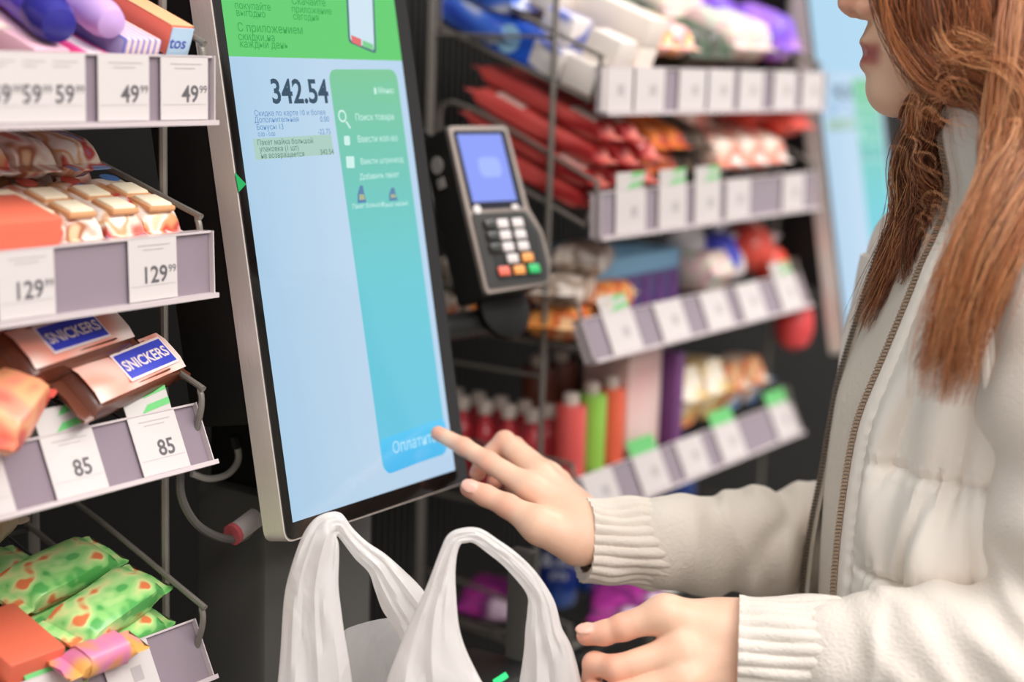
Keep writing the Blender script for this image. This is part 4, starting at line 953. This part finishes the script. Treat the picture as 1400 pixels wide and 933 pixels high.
V, Fq, na, bl = hand([g_thb, g_idx, g_mid, g_rng, g_pky], gp, [(g_thb[0][0]-tdir2*0.0005+tn2*0.0068, tn2, tdir2, .0060, .0080)])
body_add(V, Fq, nail=na, blush=bl)
# head and neck, in the figure's own frame (forward, toward camera, up)
H0 = loc(pl(1200, 148, 0))
def hl(f, l, z): return (H0+np.array([f, l, z])).astype(np.float32)
P, lo = sdf_grid(H0+np.array([-.205, -.095, -.16]), H0+np.array([.055, .095, .245]), 0.0024)
d = ellip(P, hl(-.088, 0, .137), (.098, .076, .090))
def U(x, k=.02):
    global d
    d = smin(d, x, k)
def sph(c, r): return np.sqrt(((P-c)**2).sum(-1))-r
U(rcone(P, hl(-.050, 0, .115), hl(-.034, 0, .035), .057, .037), .03)
for s in (-1, 1):
    U(rcone(P, hl(-.012, s*.010, .0145), hl(-.078, s*.050, .038), .0150, .015), .018)
    U(sph(hl(-.026, s*.034, .078), .026), .02)
    U(rcone(P, hl(-.078, s*.050, .038), hl(-.088, s*.058, .10), .014, .014), .02)
U(sph(hl(-.0115, 0, .0160), .0185), .012)
U(sph(hl(-.0085, 0, .0500), .0235), .014)
U(rcone(P, hl(-.004, 0, .145), hl(.002, 0, .118), .012, .0085), .014)
U(rcone(P, hl(.002, 0, .118), hl(.0265, 0, .0795), .0075, .0088), .009)
U(rcone(P, hl(.0265, 0, .0795), hl(.0225, 0, .0745), .0086, .0075), .005)
for s in (-1, 1): U(ellip(P, hl(.0145, s*.0095, .0735), (.010, .0062, .0072)), .004)
def lipc(f0, z, hw, r, k):
    U(rcone(P, hl(f0, -.004, z), hl(f0-.012, -hw, z-.002), r, r*.45), k); U(rcone(P, hl(f0, .004, z), hl(f0-.012, hw, z-.002), r, r*.45), k)
lipc(.0105, .0462, .021, .0074, .005); lipc(.0080, .0345, .019, .0078, .005)
d = smax(d, -rcone(P, hl(.020, -.02, .0415), hl(.020, .02, .0415), .0072, .0072), .003)
for s in (-1, 1):
    d = smax(d, -ellip(P, hl(.022, s*.0055, .0700), (.0065, .0032, .0035)), .002)
    d = smax(d, -ellip(P, hl(.000, s*.032, .114), (.013, .017, .011)), .012)
    d = smin(d, ellip(P, hl(-.012, s*.031, .114), (.013, .014, .0125)), .002)
    d = smin(d, ellip(P, hl(-.092, s*.074, .098), (.014, .006, .028)), .006)
U(rcone(P, hl(-.090, 0, .045), hl(-.115, 0, -.15), .043, .046), .02)
V, Fq = surface_nets(d, lo, 0.0024)
rel = V-H0
lips = np.exp(-((rel[:, 2]-.0405)/.0092)**4)*(np.abs(rel[:, 1]) < .021)*sstep(rel[:, 0], .001, .010)
blush = .45*np.exp(-(((rel[:, 2]-.075)/.02)**2+((np.abs(rel[:, 1])-.04)/.02)**2))+.5*np.exp(-(((rel[:, 2]-.078)/.012)**2+((rel[:, 0]-.03)/.014)**2))
body_add(to_w(V), Fq, lips=lips.astype(np.float32), blush=blush.astype(np.float32))

# --- vest rows: (y px, near zip px, far zip px, half width, half depth to the back, centre px)
VR = [(145, 1284, 1236, .064, .072, 1374), (200, 1293, 1240, .066, .072, 1377), (250, 1302, 1243, .070, .074, 1380), (288, 1298, 1229, .088, .078, 1380),
      (320, 1283, 1217, .135, .088, 1380), (360, 1262, 1201, .162, .098, 1383), (400, 1245, 1190, .172, .104, 1385), (480, 1210, 1169, .176, .108, 1388), (560, 1175, 1148, .174, .108, 1388),
      (620, 1160, 1137, .170, .106, 1387), (700, 1149, 1123, .166, .105, 1386), (760, 1144, 1110, .164, .106, 1386), (815, 1141, 1101, .166, .108, 1386), (900, 1138, 1092, .172, .112, 1388), (1000, 1137, 1088, .180, .118, 1390), (1090, 1140, 1090, .184, .120, 1392)]
PH0 = math.radians(20); rowsL = []
for (y, xn, xf, b_, ab, xc) in VR:
    n_ = loc(pl(xn, y, b_*math.sin(PH0))); f_ = loc(pl(xf, y, -b_*math.sin(PH0))); c_ = loc(pl(xc, y, 0))
    rowsL.append([n_[2], n_[0], f_[0], b_, ab, c_[0]])
rowsL = np.array(rowsL)
zst = np.interp([620, 762], [r[0] for r in VR], rowsL[:, 0]); dz = zst[0]-zst[1]
NR, NC = 190, 300
key_t = catmull(rowsL, NR)
def ring_pt(r, ph, scale=1.0):
    z, fn, ff, b_, ab, fc = r; c, s = math.cos(ph), math.sin(ph)
    w = 0.5+0.5*math.sin(max(-math.pi/2, min(math.pi/2, ph*2.2)))
    af = ((fn-fc)*w+(ff-fc)*(1-w))/math.cos(PH0)
    a_ = af if c > 0 else ab
    return np.array([fc+a_*scale*math.copysign(abs(c)**.9, c), b_*scale*math.copysign(abs(s)**.92, s), z])
rng = np.random.RandomState(2); pv = rng.uniform(0, 6.28, 12)
CRS = [(math.radians(a), sl, z_, w_, am) for a, sl, z_, w_, am in ((36, 1.1, .02, .05, .004), (48, 1.5, -.05, .07, .005), (58, .6, .01, .06, .0045), (66, -1.0, -.09, .06, .004), (76, -.5, .03, .07, .005), (42, .9, -.13, .04, .004), (88, .8, -.06, .08, .004), (-40, -1, 0, .08, .004), (-70, .5, -.1, .08, .004))]
G = []
for r in key_t:
    z = r[0]; row = []
    k_ = (z-zst[0])/dz; below = z < zst[0]+dz*1.6
    for j in range(NC):
        ph_ = PH0+(2*math.pi-2*PH0)*j/(NC-1)
        if ph_ > math.pi: ph_ -= 2*math.pi
        p = ring_pt(r, ph_)
        edge = min(j, NC-1-j)/(NC-1)*(2*math.pi-2*PH0); em = sstep(edge, .09, .30)
        kk = k_ if z < zst[0] else min(k_*0.55, .5)
        puff = abs(math.sin(math.pi*kk))**.55*0.014*(1 if below else .6)
        dist = abs(kk-round(kk))*dz if (z < zst[0]+.01) else 1
        gath = 0.0015*math.exp(-(dist/.016)**2)*math.sin(ph_*95+3*math.sin(ph_*13))
        seamd = -0.0012*math.exp(-(dist/.0035)**2)+0.0011*math.exp(-((dist-.0055)/.0022)**2)
        fold = 0.0085*math.sin(ph_*9+pv[0]+1.3*math.sin(z*22+pv[1]))*math.sin(ph_*4+pv[5])+0.0040*math.sin(ph_*19+pv[2]+1.7*math.sin(z*15+pv[3])+z*9)+0.0014*math.sin(z*55+ph_*7+pv[4])*math.sin(ph_*3)
        for a_c, sl_, z_c, w_c, am_ in CRS: fold -= 1.7*am_*math.exp(-((ph_-a_c-sl_*(z-zst[0]-z_c))/.034)**2-((z-zst[0]-z_c)/w_c)**2)
        pl_puck = 0.0009*math.exp(-((edge-.105)/.03)**2)*math.sin(z*520+2*math.sin(z*90))
        colr = sstep(np.float64(z), rowsL[3][0]-.03, rowsL[3][0]+.01)
        disp = (puff*em+fold*em*(1-.7*colr)+gath*em+seamd*em*1.0)*(1-.75*colr)+pl_puck-0.0035*math.exp(-((edge-.10)/.02)**2)
        nv = np.array([(p[0]-r[5]), p[1], 0.0]); nv /= np.linalg.norm(nv)+1e-9
        row.append(to_w((p+nv*disp)[None])[0])
    G.append(row)
m_vest = mat('white quilted nylon', (247, 239, 229), 0.36, spec=0.4, bump=(70, .25, (1, 1, 1)))
m_sw = mat('knit wool', (230, 221, 211), 0.85, spec=0.15, bump=(330, .55, (1, 1, 1.6)))
m_swd = mat('beige fleece', (226, 215, 202), 0.8, spec=0.15, bump=(260, .4, (1, 1, 1)))
vest = MB().grid(G).build('vest', m_vest, person, world=True)
vest.data.flip_normals(); sol = vest.modifiers.new('thick', 'SOLIDIFY'); sol.thickness = 0.0022; sol.offset = -1 if True else 1
# inner sweater body
G2_ = []
for r in key_t[18:]:
    G2_.append([to_w((ring_pt(r, 2*math.pi*j/80, .945 if math.cos(2*math.pi*j/80) > .7 else .92)+np.array([-.004, 0, 0]))[None])[0] for j in range(80)])
MB().grid(G2_, closed=True).build('sweater_body', m_swd, person, world=True)
# zips: tape and teeth along both front edges
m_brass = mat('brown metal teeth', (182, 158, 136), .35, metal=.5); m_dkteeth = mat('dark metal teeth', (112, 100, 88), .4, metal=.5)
m_tape = mat('cream zip tape', (214, 204, 190), .7)
def zipper(col, mt, side):
    E_ = np.array([G[i][col] for i in range(NR)]); I_ = np.array([G[i][col+side*3] for i in range(NR)])
    seg = np.r_[0, np.cumsum(np.linalg.norm(np.diff(E_, axis=0), axis=1))]
    n = int(seg[-1]/0.0029); b = MB(); tape = []
    for k_ in range(n):
        t = k_*0.0029; i = min(np.searchsorted(seg, t), NR-2)
        f = (t-seg[i-1])/(seg[i]-seg[i-1]) if i else 0
        p = E_[i-1]+(E_[i]-E_[i-1])*f if i else E_[0]
        tv = nrmz(E_[min(i+1, NR-1)]-E_[max(i-2, 0)]); ov = E_[i]-I_[i]; ov = nrmz(ov-tv*(ov@tv)); nv = np.cross(tv, ov)
        co = np.array(to_w(np.array([[key_t[i][5], 0, key_t[i][0]]]))[0]); q = p+(FW*.0022+LT*.0016 if side > 0 else LT*.0035+FW*.0002); ov = FW; nv = LT
        vs = [q+tv*a*.0008+ov*o*.0021+nv*c*.0013 for a in (-1, 1) for o in (-1, 1) for c in (-1, 1)]
        b.add(vs, [(0, 1, 3, 2), (4, 6, 7, 5), (0, 4, 5, 1), (2, 3, 7, 6), (0, 2, 6, 4), (1, 5, 7, 3)])
        if k_ % 4 == 0: tape.append((q-FW*.006-LT*.0014, q+FW*.0012-LT*.0014, LT))
    z = b.build('zip_teeth', mt, vest, smooth=False); z.matrix_parent_inverse = Matrix.Identity(4); z['kind'] = 'stuff'
    MB().grid([[a+n_*.0004, c+n_*.0004, c-n_*.0006, a-n_*.0006] for a, c, n_ in tape], closed=True).build('zip_tape', m_tape, vest)
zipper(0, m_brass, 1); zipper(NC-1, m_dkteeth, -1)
# armhole piping
for off in (0, .008):
    MB().tube(catmull([pl(1420+off*800, 268, .150), pl(1385+off*900, 296, .168), pl(1360+off*900, 335, .176), pl(1349+off*900, 390, .180), pl(1346+off*900, 450, .180), pl(1350+off*900, 520, .178), pl(1360+off*900, 600, .172)], 40), .0032, 8).build('armhole_piping', m_vest, vest)

# --- sleeves
def wob(P, amp, f, seed):
    r = np.random.RandomState(seed); o = 0
    for i in range(5):
        kv = r.normal(size=3); kv /= np.linalg.norm(kv); o = o+np.sin((P@kv.astype(np.float32))*f*(1+.6*i)+r.uniform(0, 6.28))/(1+.7*i)
    return amp*o
def sleeve(ch, name, m, h, amp, freq, seed, ring=0.0, squash=None):
    C_ = [(loc(p).astype(np.float32), r) for p, r in ch]; pts = np.array([c for c, r in C_]); rm = max(r for c, r in C_)
    P, lo = sdf_grid(pts.min(0)-rm-.02, pts.max(0)+rm+.02, h); d = None; tt_ = None
    for i, ((a, ra), (b, rb)) in enumerate(zip(C_[:-1], C_[1:])):
        x = rcone(P, a, b, ra, rb); d = x if d is None else smin(d, x, .018)
    # folds running round the arm
    if ring:
        for i, (cpt, dirv, amp_, wid) in enumerate(ring):
            cl = loc(cpt).astype(np.float32); dl = (LM @ dirv).astype(np.float32); s_ = (P-cl)@dl
            d = d-amp_*np.exp(-((s_+wob(P, .006, 30, i+9))/wid)**2)
    d = d+wob(P, amp, freq, seed)
    V, Fq = surface_nets(d, lo, h)
    return link(name, np_mesh(name, to_w(V), Fq), m, person, True)
def lring(px, py, l, dpx, dpy, amp, wid): return (pl(px, py, l), nrmz(pl(px+dpx, py+dpy, l)-pl(px, py, l)), amp, wid)
sleeve([(pl(1500, 318, .150), .050), (pl(1478, 420, .165), .060), (pl(1466, 560, .170), .058), (pl(1472, 700, .174), .055), (pl(1484, 860, .190), .054), (pl(1472, 905, .198), .055), (pl(1380, 914, .188), .053), (pl(1260, 905, .172), .047), (pl(1148, 896, .158), .0415)],
       'sweater_sleeve', m_sw, .0026, .0013, 60, 4,
       ring=[lring(1385, 850, .16, 100, -60, .005, .010), lring(1330, 850, .15, 100, -70, .0055, .011), lring(1265, 860, .13, 100, -80, .004, .010), lring(1205, 870, .12, 100, -40, .003, .008), lring(1440, 700, .18, 30, 100, .003, .012), lring(1440, 600, .18, 30, 100, -.003, .02), lring(1155, 880, .11, 1, 0, .0022, .006)])
sleeve([(pl(1420, 330, -.165), .052), (pl(1400, 560, -.175), .052), (pl(1330, 740, -.165), .050), (pl(1260, 760, -.150), .052), (A(1110, 740, 1.435), .0505), (A(1000, 747, 1.382), .0430), (A(908, 743, 1.331), .0385)],
       'sweater_sleeve', m_swd, .0026, .0014, 62, 8,
       ring=[(A(1060, 730, 1.40), nrmz(CR+CU*.45), .0065, .012), (A(1030, 760, 1.40), nrmz(CR-CU*.5), -.004, .010), (A(1080, 760, 1.41), nrmz(CR-CU*.2), -.005, .010), (A(1015, 720, 1.355), nrmz(CR+CU*.5), .003, .009), (A(985, 735, 1.35), nrmz(CR+CU*.3), -.004, .010), (A(950, 735, 1.345), nrmz(CR), .0025, .012), (A(1095, 740, 1.38), nrmz(CR-CU*.2), .003, .012)])
def cuff(c0, c1, r0, r1, m, nrib, seed, wobx=0.0):
    ax = nrmz(c1-c0); e1 = nrmz(CU-ax*(CU@ax)); e2 = np.cross(ax, e1); L = np.linalg.norm(c1-c0); rows = []; N = nrib*10
    rg = np.random.RandomState(seed); p0 = rg.uniform(0, 6.28, 4)
    prof = [(-.000, -.0075), (-.002, -.004), (-.0022, 0)]+[(t*L, None) for t in np.linspace(0, 1, 34)]+[(L+.002, -.004), (L+.004, -.009)]
    for (t, dr) in prof:
        s = min(max(t/L, 0), 1); row = []
        for j in range(N):
            a = 2*math.pi*j/N; rr = r0+(r1-r0)*s
            rib = 0.0013*(abs(math.sin(nrib*a/2+.25*math.sin(s*5+p0[0])))**.8*2-1)*(1-.9*math.exp(-((1-s)/.05)**2))
            end = math.exp(-((s)/.04)**2)*.0008-math.exp(-((1-s)/.05)**2)*.0015
            w_ = .0012*math.sin(3*a+p0[1]+s*4)+.001*math.sin(5*a+p0[2]-s*7)+.0016*math.sin(s*9+p0[3])*wobx*math.cos(a)
            q = rr+rib+end+w_+(dr or 0)
            row.append(c0+ax*t+(e1*math.cos(a)+e2*math.sin(a)*.92)*q)
        rows.append(row)
    return MB().grid(rows, closed=True).build('ribbed_cuff', m, person, world=True)
cuff(A(1013, 889, 1.160), A(1156, 897, 1.150), .0390, .0405, m_sw, 26, 1)
cuff(A(801, 740, 1.314), A(909, 743, 1.332), .0330, .0372, m_swd, 24, 2, 1.0)

# --- body under the clothes, trousers, shoes (kept simple, below the frame)
zl = lambda y: np.interp(y, [r[0] for r in VR], rowsL[:, 0])
fc0 = rowsL[-1][5]; zfloor = -PO[2]
P, lo = sdf_grid(np.array([fc0-.24, -.28, zl(480)-.36]), np.array([fc0+.22, .28, zl(200)]), .008)
sh = [np.array([rowsL[4][5], s*.13, zl(330)], np.float32) for s in (-1, 1)]
d = rcone(P, np.array([rowsL[3][5], 0, zl(250)], np.float32), np.array([rowsL[5][5], 0, zl(420)], np.float32), .042, .055)
d = smin(d, rcone(P, sh[0], sh[1], .032, .032), .03)
d = smin(d, rcone(P, np.array([fc0, -.06, zl(420)], np.float32), np.array([fc0, -.06, zl(480)-.30], np.float32), .055, .062), .04)
d = smin(d, rcone(P, np.array([fc0, .06, zl(420)], np.float32), np.array([fc0, .06, zl(480)-.30], np.float32), .055, .062), .04)
V, Fq = surface_nets(d, lo, .008); body_add(to_w(V), Fq)
for ch in ([(pl(1478, 420, .178), .044), (pl(1484, 870, .195), .034), (A(1180, 897, 1.15), .024), (A(1090, 890, 1.16), .024)], [(pl(1420, 330, -.165), .042), (pl(1330, 740, -.165), .035), (A(1000, 747, 1.382), .026), (A(870, 735, 1.334), .023)]):
    b = MB().tube([c for c, r in ch], [r for c, r in ch], 12); body_add(np.array(b.v), np.array([f for f in b.f if len(f) == 4]))
me = bpy.data.meshes.new('body'); Vb = np.vstack(BV); Fb = np.vstack(BF); me.from_pydata(Vb.tolist(), [], Fb.tolist())
me.polygons.foreach_set('use_smooth', [True]*len(me.polygons))
for k_, a_ in BA.items():
    at_ = me.attributes.new(k_, 'FLOAT', 'POINT'); at_.data.foreach_set('value', np.concatenate(a_).astype(np.float32))
me.update(); link('body', me, m_skin, person, True)
m_jean = mat('blue denim', (58, 66, 88), .8); m_shoe = mat('white shoe', (214, 210, 204), .5)
for s in (-1, 1):
    ch = [(np.array([fc0, s*.075, zl(480)-.28]), .10), (np.array([fc0+.012, s*.085, zl(480)-.45]), .088), (np.array([fc0+.02, s*.09, zfloor+.48]), .062), (np.array([fc0-.01, s*.095, zfloor+.10]), .045), (np.array([fc0-.01, s*.095, zfloor+.055]), .05)]
    Cc = catmull([list(c)+[r] for c, r in ch], 20)
    MB().tube([to_w(c[None, :3])[0] for c in Cc], [c[3] for c in Cc], 18).build('trouser_leg', m_jean, person, world=True)
    rows = []
    for t in np.linspace(0, 1, 12):
        w = .036*(math.sin(math.pi*min(.97, .08+t*.9))**.5); hgt = .085*(1-t)**.7+.03; row = []
        for j in range(14):
            a = 2*math.pi*j/14; row.append(to_w(np.array([[fc0-.08+t*.25, s*.095+w*math.cos(a), zfloor+.001+max(0, hgt*.5+hgt*.5*math.sin(a))]]))[0])
        rows.append(row)
    b = MB().grid(rows, closed=True); b.f += [tuple(range(14))[::-1], tuple(11*14+j for j in range(14))]; b.build('shoe', m_shoe, person, world=True)
for s in (-1, 1):
    o = MB().lathe([(.0118*math.sin(math.pi*t/10), -.0118*math.cos(math.pi*t/10)) for t in range(1, 10)], 14).build('eye', mat('eye white', (236, 230, 224), .1), person)
    o.matrix_basis = Matrix.Translation(Vector(to_w(hl(-.0015, s*.031, .114)[None])[0])); o.matrix_parent_inverse = person.matrix_basis.inverted()
# --- hair: locks of fine strands over a solid core
hair_cols = [((224, 162, 112), .30), ((196, 124, 76), .30), ((156, 92, 56), .32), ((104, 60, 38), .36)]
m_hair = []
for i, (c, r) in enumerate(hair_cols):
    m_hair.append(mat('auburn hair %d' % i, c, r, spec=.5))
m_core = mat('hair core', (104, 60, 40), .5, bump=(60, .8, (6, 6, .6)))
HR = np.random.RandomState(21)
def lock(path, n, width, depth, wave=.004, thick=.00055, cols=(.2, .35, .3, .15), core=True, spread=1.0, npt=26, tip=.35, rootw=.8, far=False):
    """path: (px, py, l) guide; strands share the guide and fan out over an elliptical section"""
    Pw = np.array(path) if isinstance(path, np.ndarray) else np.array([pl(*p) for p in path]); Cg = catmull(Pw, npt); T_ = np.gradient(Cg, axis=0); T_ /= np.linalg.norm(T_, axis=1)[:, None]
    S_ = np.cross(T_, LT); S_ /= np.linalg.norm(S_, axis=1)[:, None]; N_ = np.cross(S_, T_)
    prof = np.interp(np.linspace(0, 1, npt), [0, .3, .75, 1], [rootw, 1, .9, tip])
    n = int(n*2.6); thick = thick*.52
    ncl = max(5, n//16); cl = HR.normal(size=(ncl, 2))*.52; clph = HR.uniform(0, 6.28, (ncl, 3))
    ci = HR.randint(ncl, size=n); off = cl[ci]+HR.normal(size=(n, 2))*.15
    rr = np.linalg.norm(off, axis=1)[:, None]; off = np.where(rr > 1.15, off*1.15/rr, off)
    t = np.linspace(0, 1, npt); ti = t[None]*(1-.42*HR.uniform(0, 1, n)**1.6)[:, None]
    IP = lambda Q: np.stack([np.interp(ti.ravel(), t, Q[:, q]).reshape(n, npt) for q in range(3)], 2)
    Cc, Sc, Nc = IP(Cg), IP(S_), IP(N_); pr = np.interp(ti.ravel(), t, prof).reshape(n, npt); conv = 1-.25*t[None]
    wv = wave*np.sin(t[None]*9+clph[ci, 0][:, None]+HR.uniform(-.4, .4, n)[:, None]); wv2 = wave*np.sin(t[None]*7+clph[ci, 1][:, None]); jit = HR.normal(size=(n, 2))*.0012*spread
    X_ = Cc+Sc*((off[:, 0:1]*width*pr*conv)+wv+jit[:, 0:1]*t[None]*3)[..., None]+Nc*((off[:, 1:2]*depth*pr*conv)+wv2*.6+jit[:, 1:2]*t[None]*3)[..., None]
    rad = thick*HR.uniform(.6, 1.4, n)[:, None]*np.interp(t, [0, .7, 1], [1, 1, .25])[None]
    tv = np.gradient(X_, axis=1); a_ = np.cross(tv, LT); a_ /= np.linalg.norm(a_, axis=2, keepdims=True)+1e-9; c_ = np.cross(a_, tv); c_ /= np.linalg.norm(c_, axis=2, keepdims=True)+1e-9
    vs = np.stack([X_+(a_*math.cos(an)+c_*math.sin(an))*rad[..., None] for an in (1.57, 3.66, 5.76)], 2).reshape(-1, 3)
    ii, kk, qq = np.meshgrid(np.arange(n), np.arange(npt-1), np.arange(3), indexing='ij'); b0 = (ii*npt+kk)*3; q2 = (qq+1) % 3
    fs = np.stack([b0+qq, b0+q2, b0+3+q2, b0+3+qq], -1).reshape(-1, 4).tolist(); vs = vs.tolist()
    mi = np.repeat(HR.choice(4, p=cols, size=ncl)[ci] if n > 60 else HR.choice(4, p=cols, size=n), (npt-1)*3); fl_ = HR.uniform(size=n) < .4; mi = np.where(np.repeat(fl_, (npt-1)*3), np.repeat(HR.choice(4, p=cols, size=n), (npt-1)*3), mi).tolist()
    me = bpy.data.meshes.new('hair_lock'); me.from_pydata([tuple(v) for v in vs], [], fs); me.polygons.foreach_set('use_smooth', [True]*len(fs))
    for m in m_hair: me.materials.append(m)
    me.polygons.foreach_set('material_index', mi); me.update()
    o = link('hair_lock', me, None, person, True)
    if core:
        rows = []
        for i in range(npt):
            sc_ = .62*prof[i]*np.interp(i/(npt-1), [0, .55, .86, 1], [1, .85, .1, .01]); rows.append([Cg[i]+S_[i]*width*sc_*math.cos(a)*(1+.12*math.sin(5*a+i*.3))+N_[i]*depth*sc_*math.sin(a)*(1+.1*math.cos(7*a)) for a in np.linspace(0, 2*math.pi, 21)[:-1]])
        MB().grid(rows, closed=True).build('lock_core', m_core, o)
    return o
# cap over the skull
P, lo = sdf_grid(H0+np.array([-.215, -.11, .02]), H0+np.array([.03, .11, .25]), .004)
dc = ellip(P, hl(-.092, 0, .137), (.106, .086, .100)); dc = smax(dc, -(ellip(P, hl(.02, 0, .09), (.075, .066, .085))), .01)
V, Fq = surface_nets(dc, lo, .004); link('hair_cap', np_mesh('hair_cap', to_w(V), Fq), m_core, person, True)
LK = dict(cols=(.30, .36, .24, .10)); DK = dict(cols=(.05, .2, .4, .35)); MD = dict(cols=(.15, .35, .35, .15))
# side of the head, sweeping from the parting past the cheek to the nape
lock([(1265, -190, .02), (1240, -110, .06), (1238, -20, .078), (1258, 60, .078), (1288, 105, .085), (1335, 128, .10)], 170, .028, .012, **MD)
lock([(1300, -215, .02), (1285, -120, .075), (1280, -20, .09), (1290, 50, .09), (1315, 100, .10), (1362, 135, .115)], 220, .036, .014, **MD)
lock([(1350, -225, .02), (1345, -120, .085), (1340, -20, .095), (1345, 60, .10), (1370, 115, .115), (1405, 165, .13)], 220, .040, .016, **MD)
lock([(1410, -205, .02), (1420, -110, .08), (1415, -10, .09), (1412, 80, .11), (1420, 160, .13), (1425, 240, .15)], 200, .040, .018, **LK)
lock([(1470, -160, .0), (1490, -60, .05), (1485, 40, .07), (1470, 140, .10), (1460, 220, .13), (1455, 290, .15)], 160, .036, .03, **MD)
# strands by the cheek
lock([(1235, -60, .070), (1236, 0, .074), (1248, 50, .074), (1268, 95, .078), (1280, 130, .07)], 70, .016, .006, core=False, **LK)
# bulk over the nape and shoulder, then down the front
lock([(1428, -80, .085), (1425, 0, .11), (1412, 110, .138), (1395, 200, .150), (1382, 260, .165), (1352, 330, .185), (1322, 410, .196), (1302, 480, .196), (1288, 552, .192)], 420, .026, .013, wave=.004, tip=.8, **LK)
lock([(1450, 10, .10), (1442, 110, .13), (1425, 190, .15), (1398, 250, .175), (1372, 310, .192), (1345, 380, .202), (1326, 450, .202), (1318, 525, .198)], 260, .018, .012, wave=.004, tip=.6, **LK)
lock([(1395, 170, .155), (1368, 240, .170), (1345, 320, .186), (1318, 400, .194), (1285, 470, .190), (1256, 512, .184)], 110, .012, .007, wave=.004, core=False, tip=.7, **LK)
# twist over the collar
lock([(1246, 172, .02), (1258, 142, .05), (1288, 112, .085), (1325, 108, .105), (1362, 138, .13), (1385, 195, .15), (1392, 250, .165)], 220, .013, .010, wave=.002, **LK)
lock([(1255, 20, .07), (1290, 66, .095), (1332, 84, .112), (1375, 112, .135), (1400, 165, .15), (1410, 230, .165)], 200, .018, .012, wave=.003, **LK)
# far lock falling inside the open collar
lock([(1285, 120, .0), (1266, 170, -.015), (1250, 230, -.02), (1246, 280, -.01), (1228, 340, -.005), (1203, 400, -.01), (1180, 450, -.02)], 220, .016, .012, wave=.004, tip=.5, **DK)
lock([(1295, 130, .02), (1280, 190, .01), (1270, 250, .005), (1260, 310, .01), (1245, 350, .02), (1232, 390, .025)], 160, .014, .010, wave=.005, tip=.4, **DK)
lock([(1268, 160, .03), (1262, 210, .02), (1266, 260, .02), (1285, 290, .03)], 60, .010, .008, wave=.005, core=False, tip=.4, **DK)
# crown, back of the head and the far side
for ia, deg in enumerate(np.linspace(112, 292, 13)):
    a_ = math.radians(deg); ca_, sa_ = math.cos(a_), math.sin(a_); pts_ = []
    for el in (86, 62, 36, 10, -14):
        e_ = math.radians(el); pts_.append(H0+np.array([-.092+.108*math.cos(e_)*ca_, .088*math.cos(e_)*sa_, .137+.103*math.sin(e_)]))
    bk_ = max(0, -ca_); pts_ += [H0+np.array([-.095+.088*ca_, .080*sa_, .045]), H0+np.array([-.10+.082*ca_-.012*bk_, .088*sa_, -.03]), H0+np.array([-.105+.085*ca_-.045*bk_, .105*sa_, -.11-.03*bk_])]
    lock(to_w(np.array(pts_)), 110, .026, .008, wave=.003, rootw=.5, tip=.8, core=ia % 2 == 0, **MD)
for sd in (-1, 1):
    for j_, ff in enumerate((-.03, -.055, -.085)):
        pts_ = [H0+np.array([-.07, sd*.004, .243]), H0+np.array([ff-.01, sd*.045, .228]), H0+np.array([ff, sd*.078, .18]), H0+np.array([ff-.004, sd*.090, .13]), H0+np.array([ff-.018, sd*.088, .08]), H0+np.array([ff-.04, sd*.082, .035])]
        if sd < 0: pts_ += [H0+np.array([ff-.05, -.085, -.03]), H0+np.array([ff-.055, -.095, -.10])]
        lock(to_w(np.array(pts_)), 110, .022, .007, wave=.002, rootw=.5, core=False, **MD)
# stray hairs
for i in range(16):
    x, y = HR.uniform(1225, 1390), HR.uniform(20, 380)
    l0 = .11+.0002*max(0, y-100); a = HR.uniform(-.8, .8)
    lock([(x, y, l0), (x+30*math.cos(a)-10, y+30*math.sin(a), l0+.012), (x+60*math.cos(a)-10, y+60*math.sin(a)+20, l0+.016), (x+80*math.cos(a), y+80*math.sin(a)+50, l0+.012)], 3, .012, .006, core=False, thick=.00032, **LK)
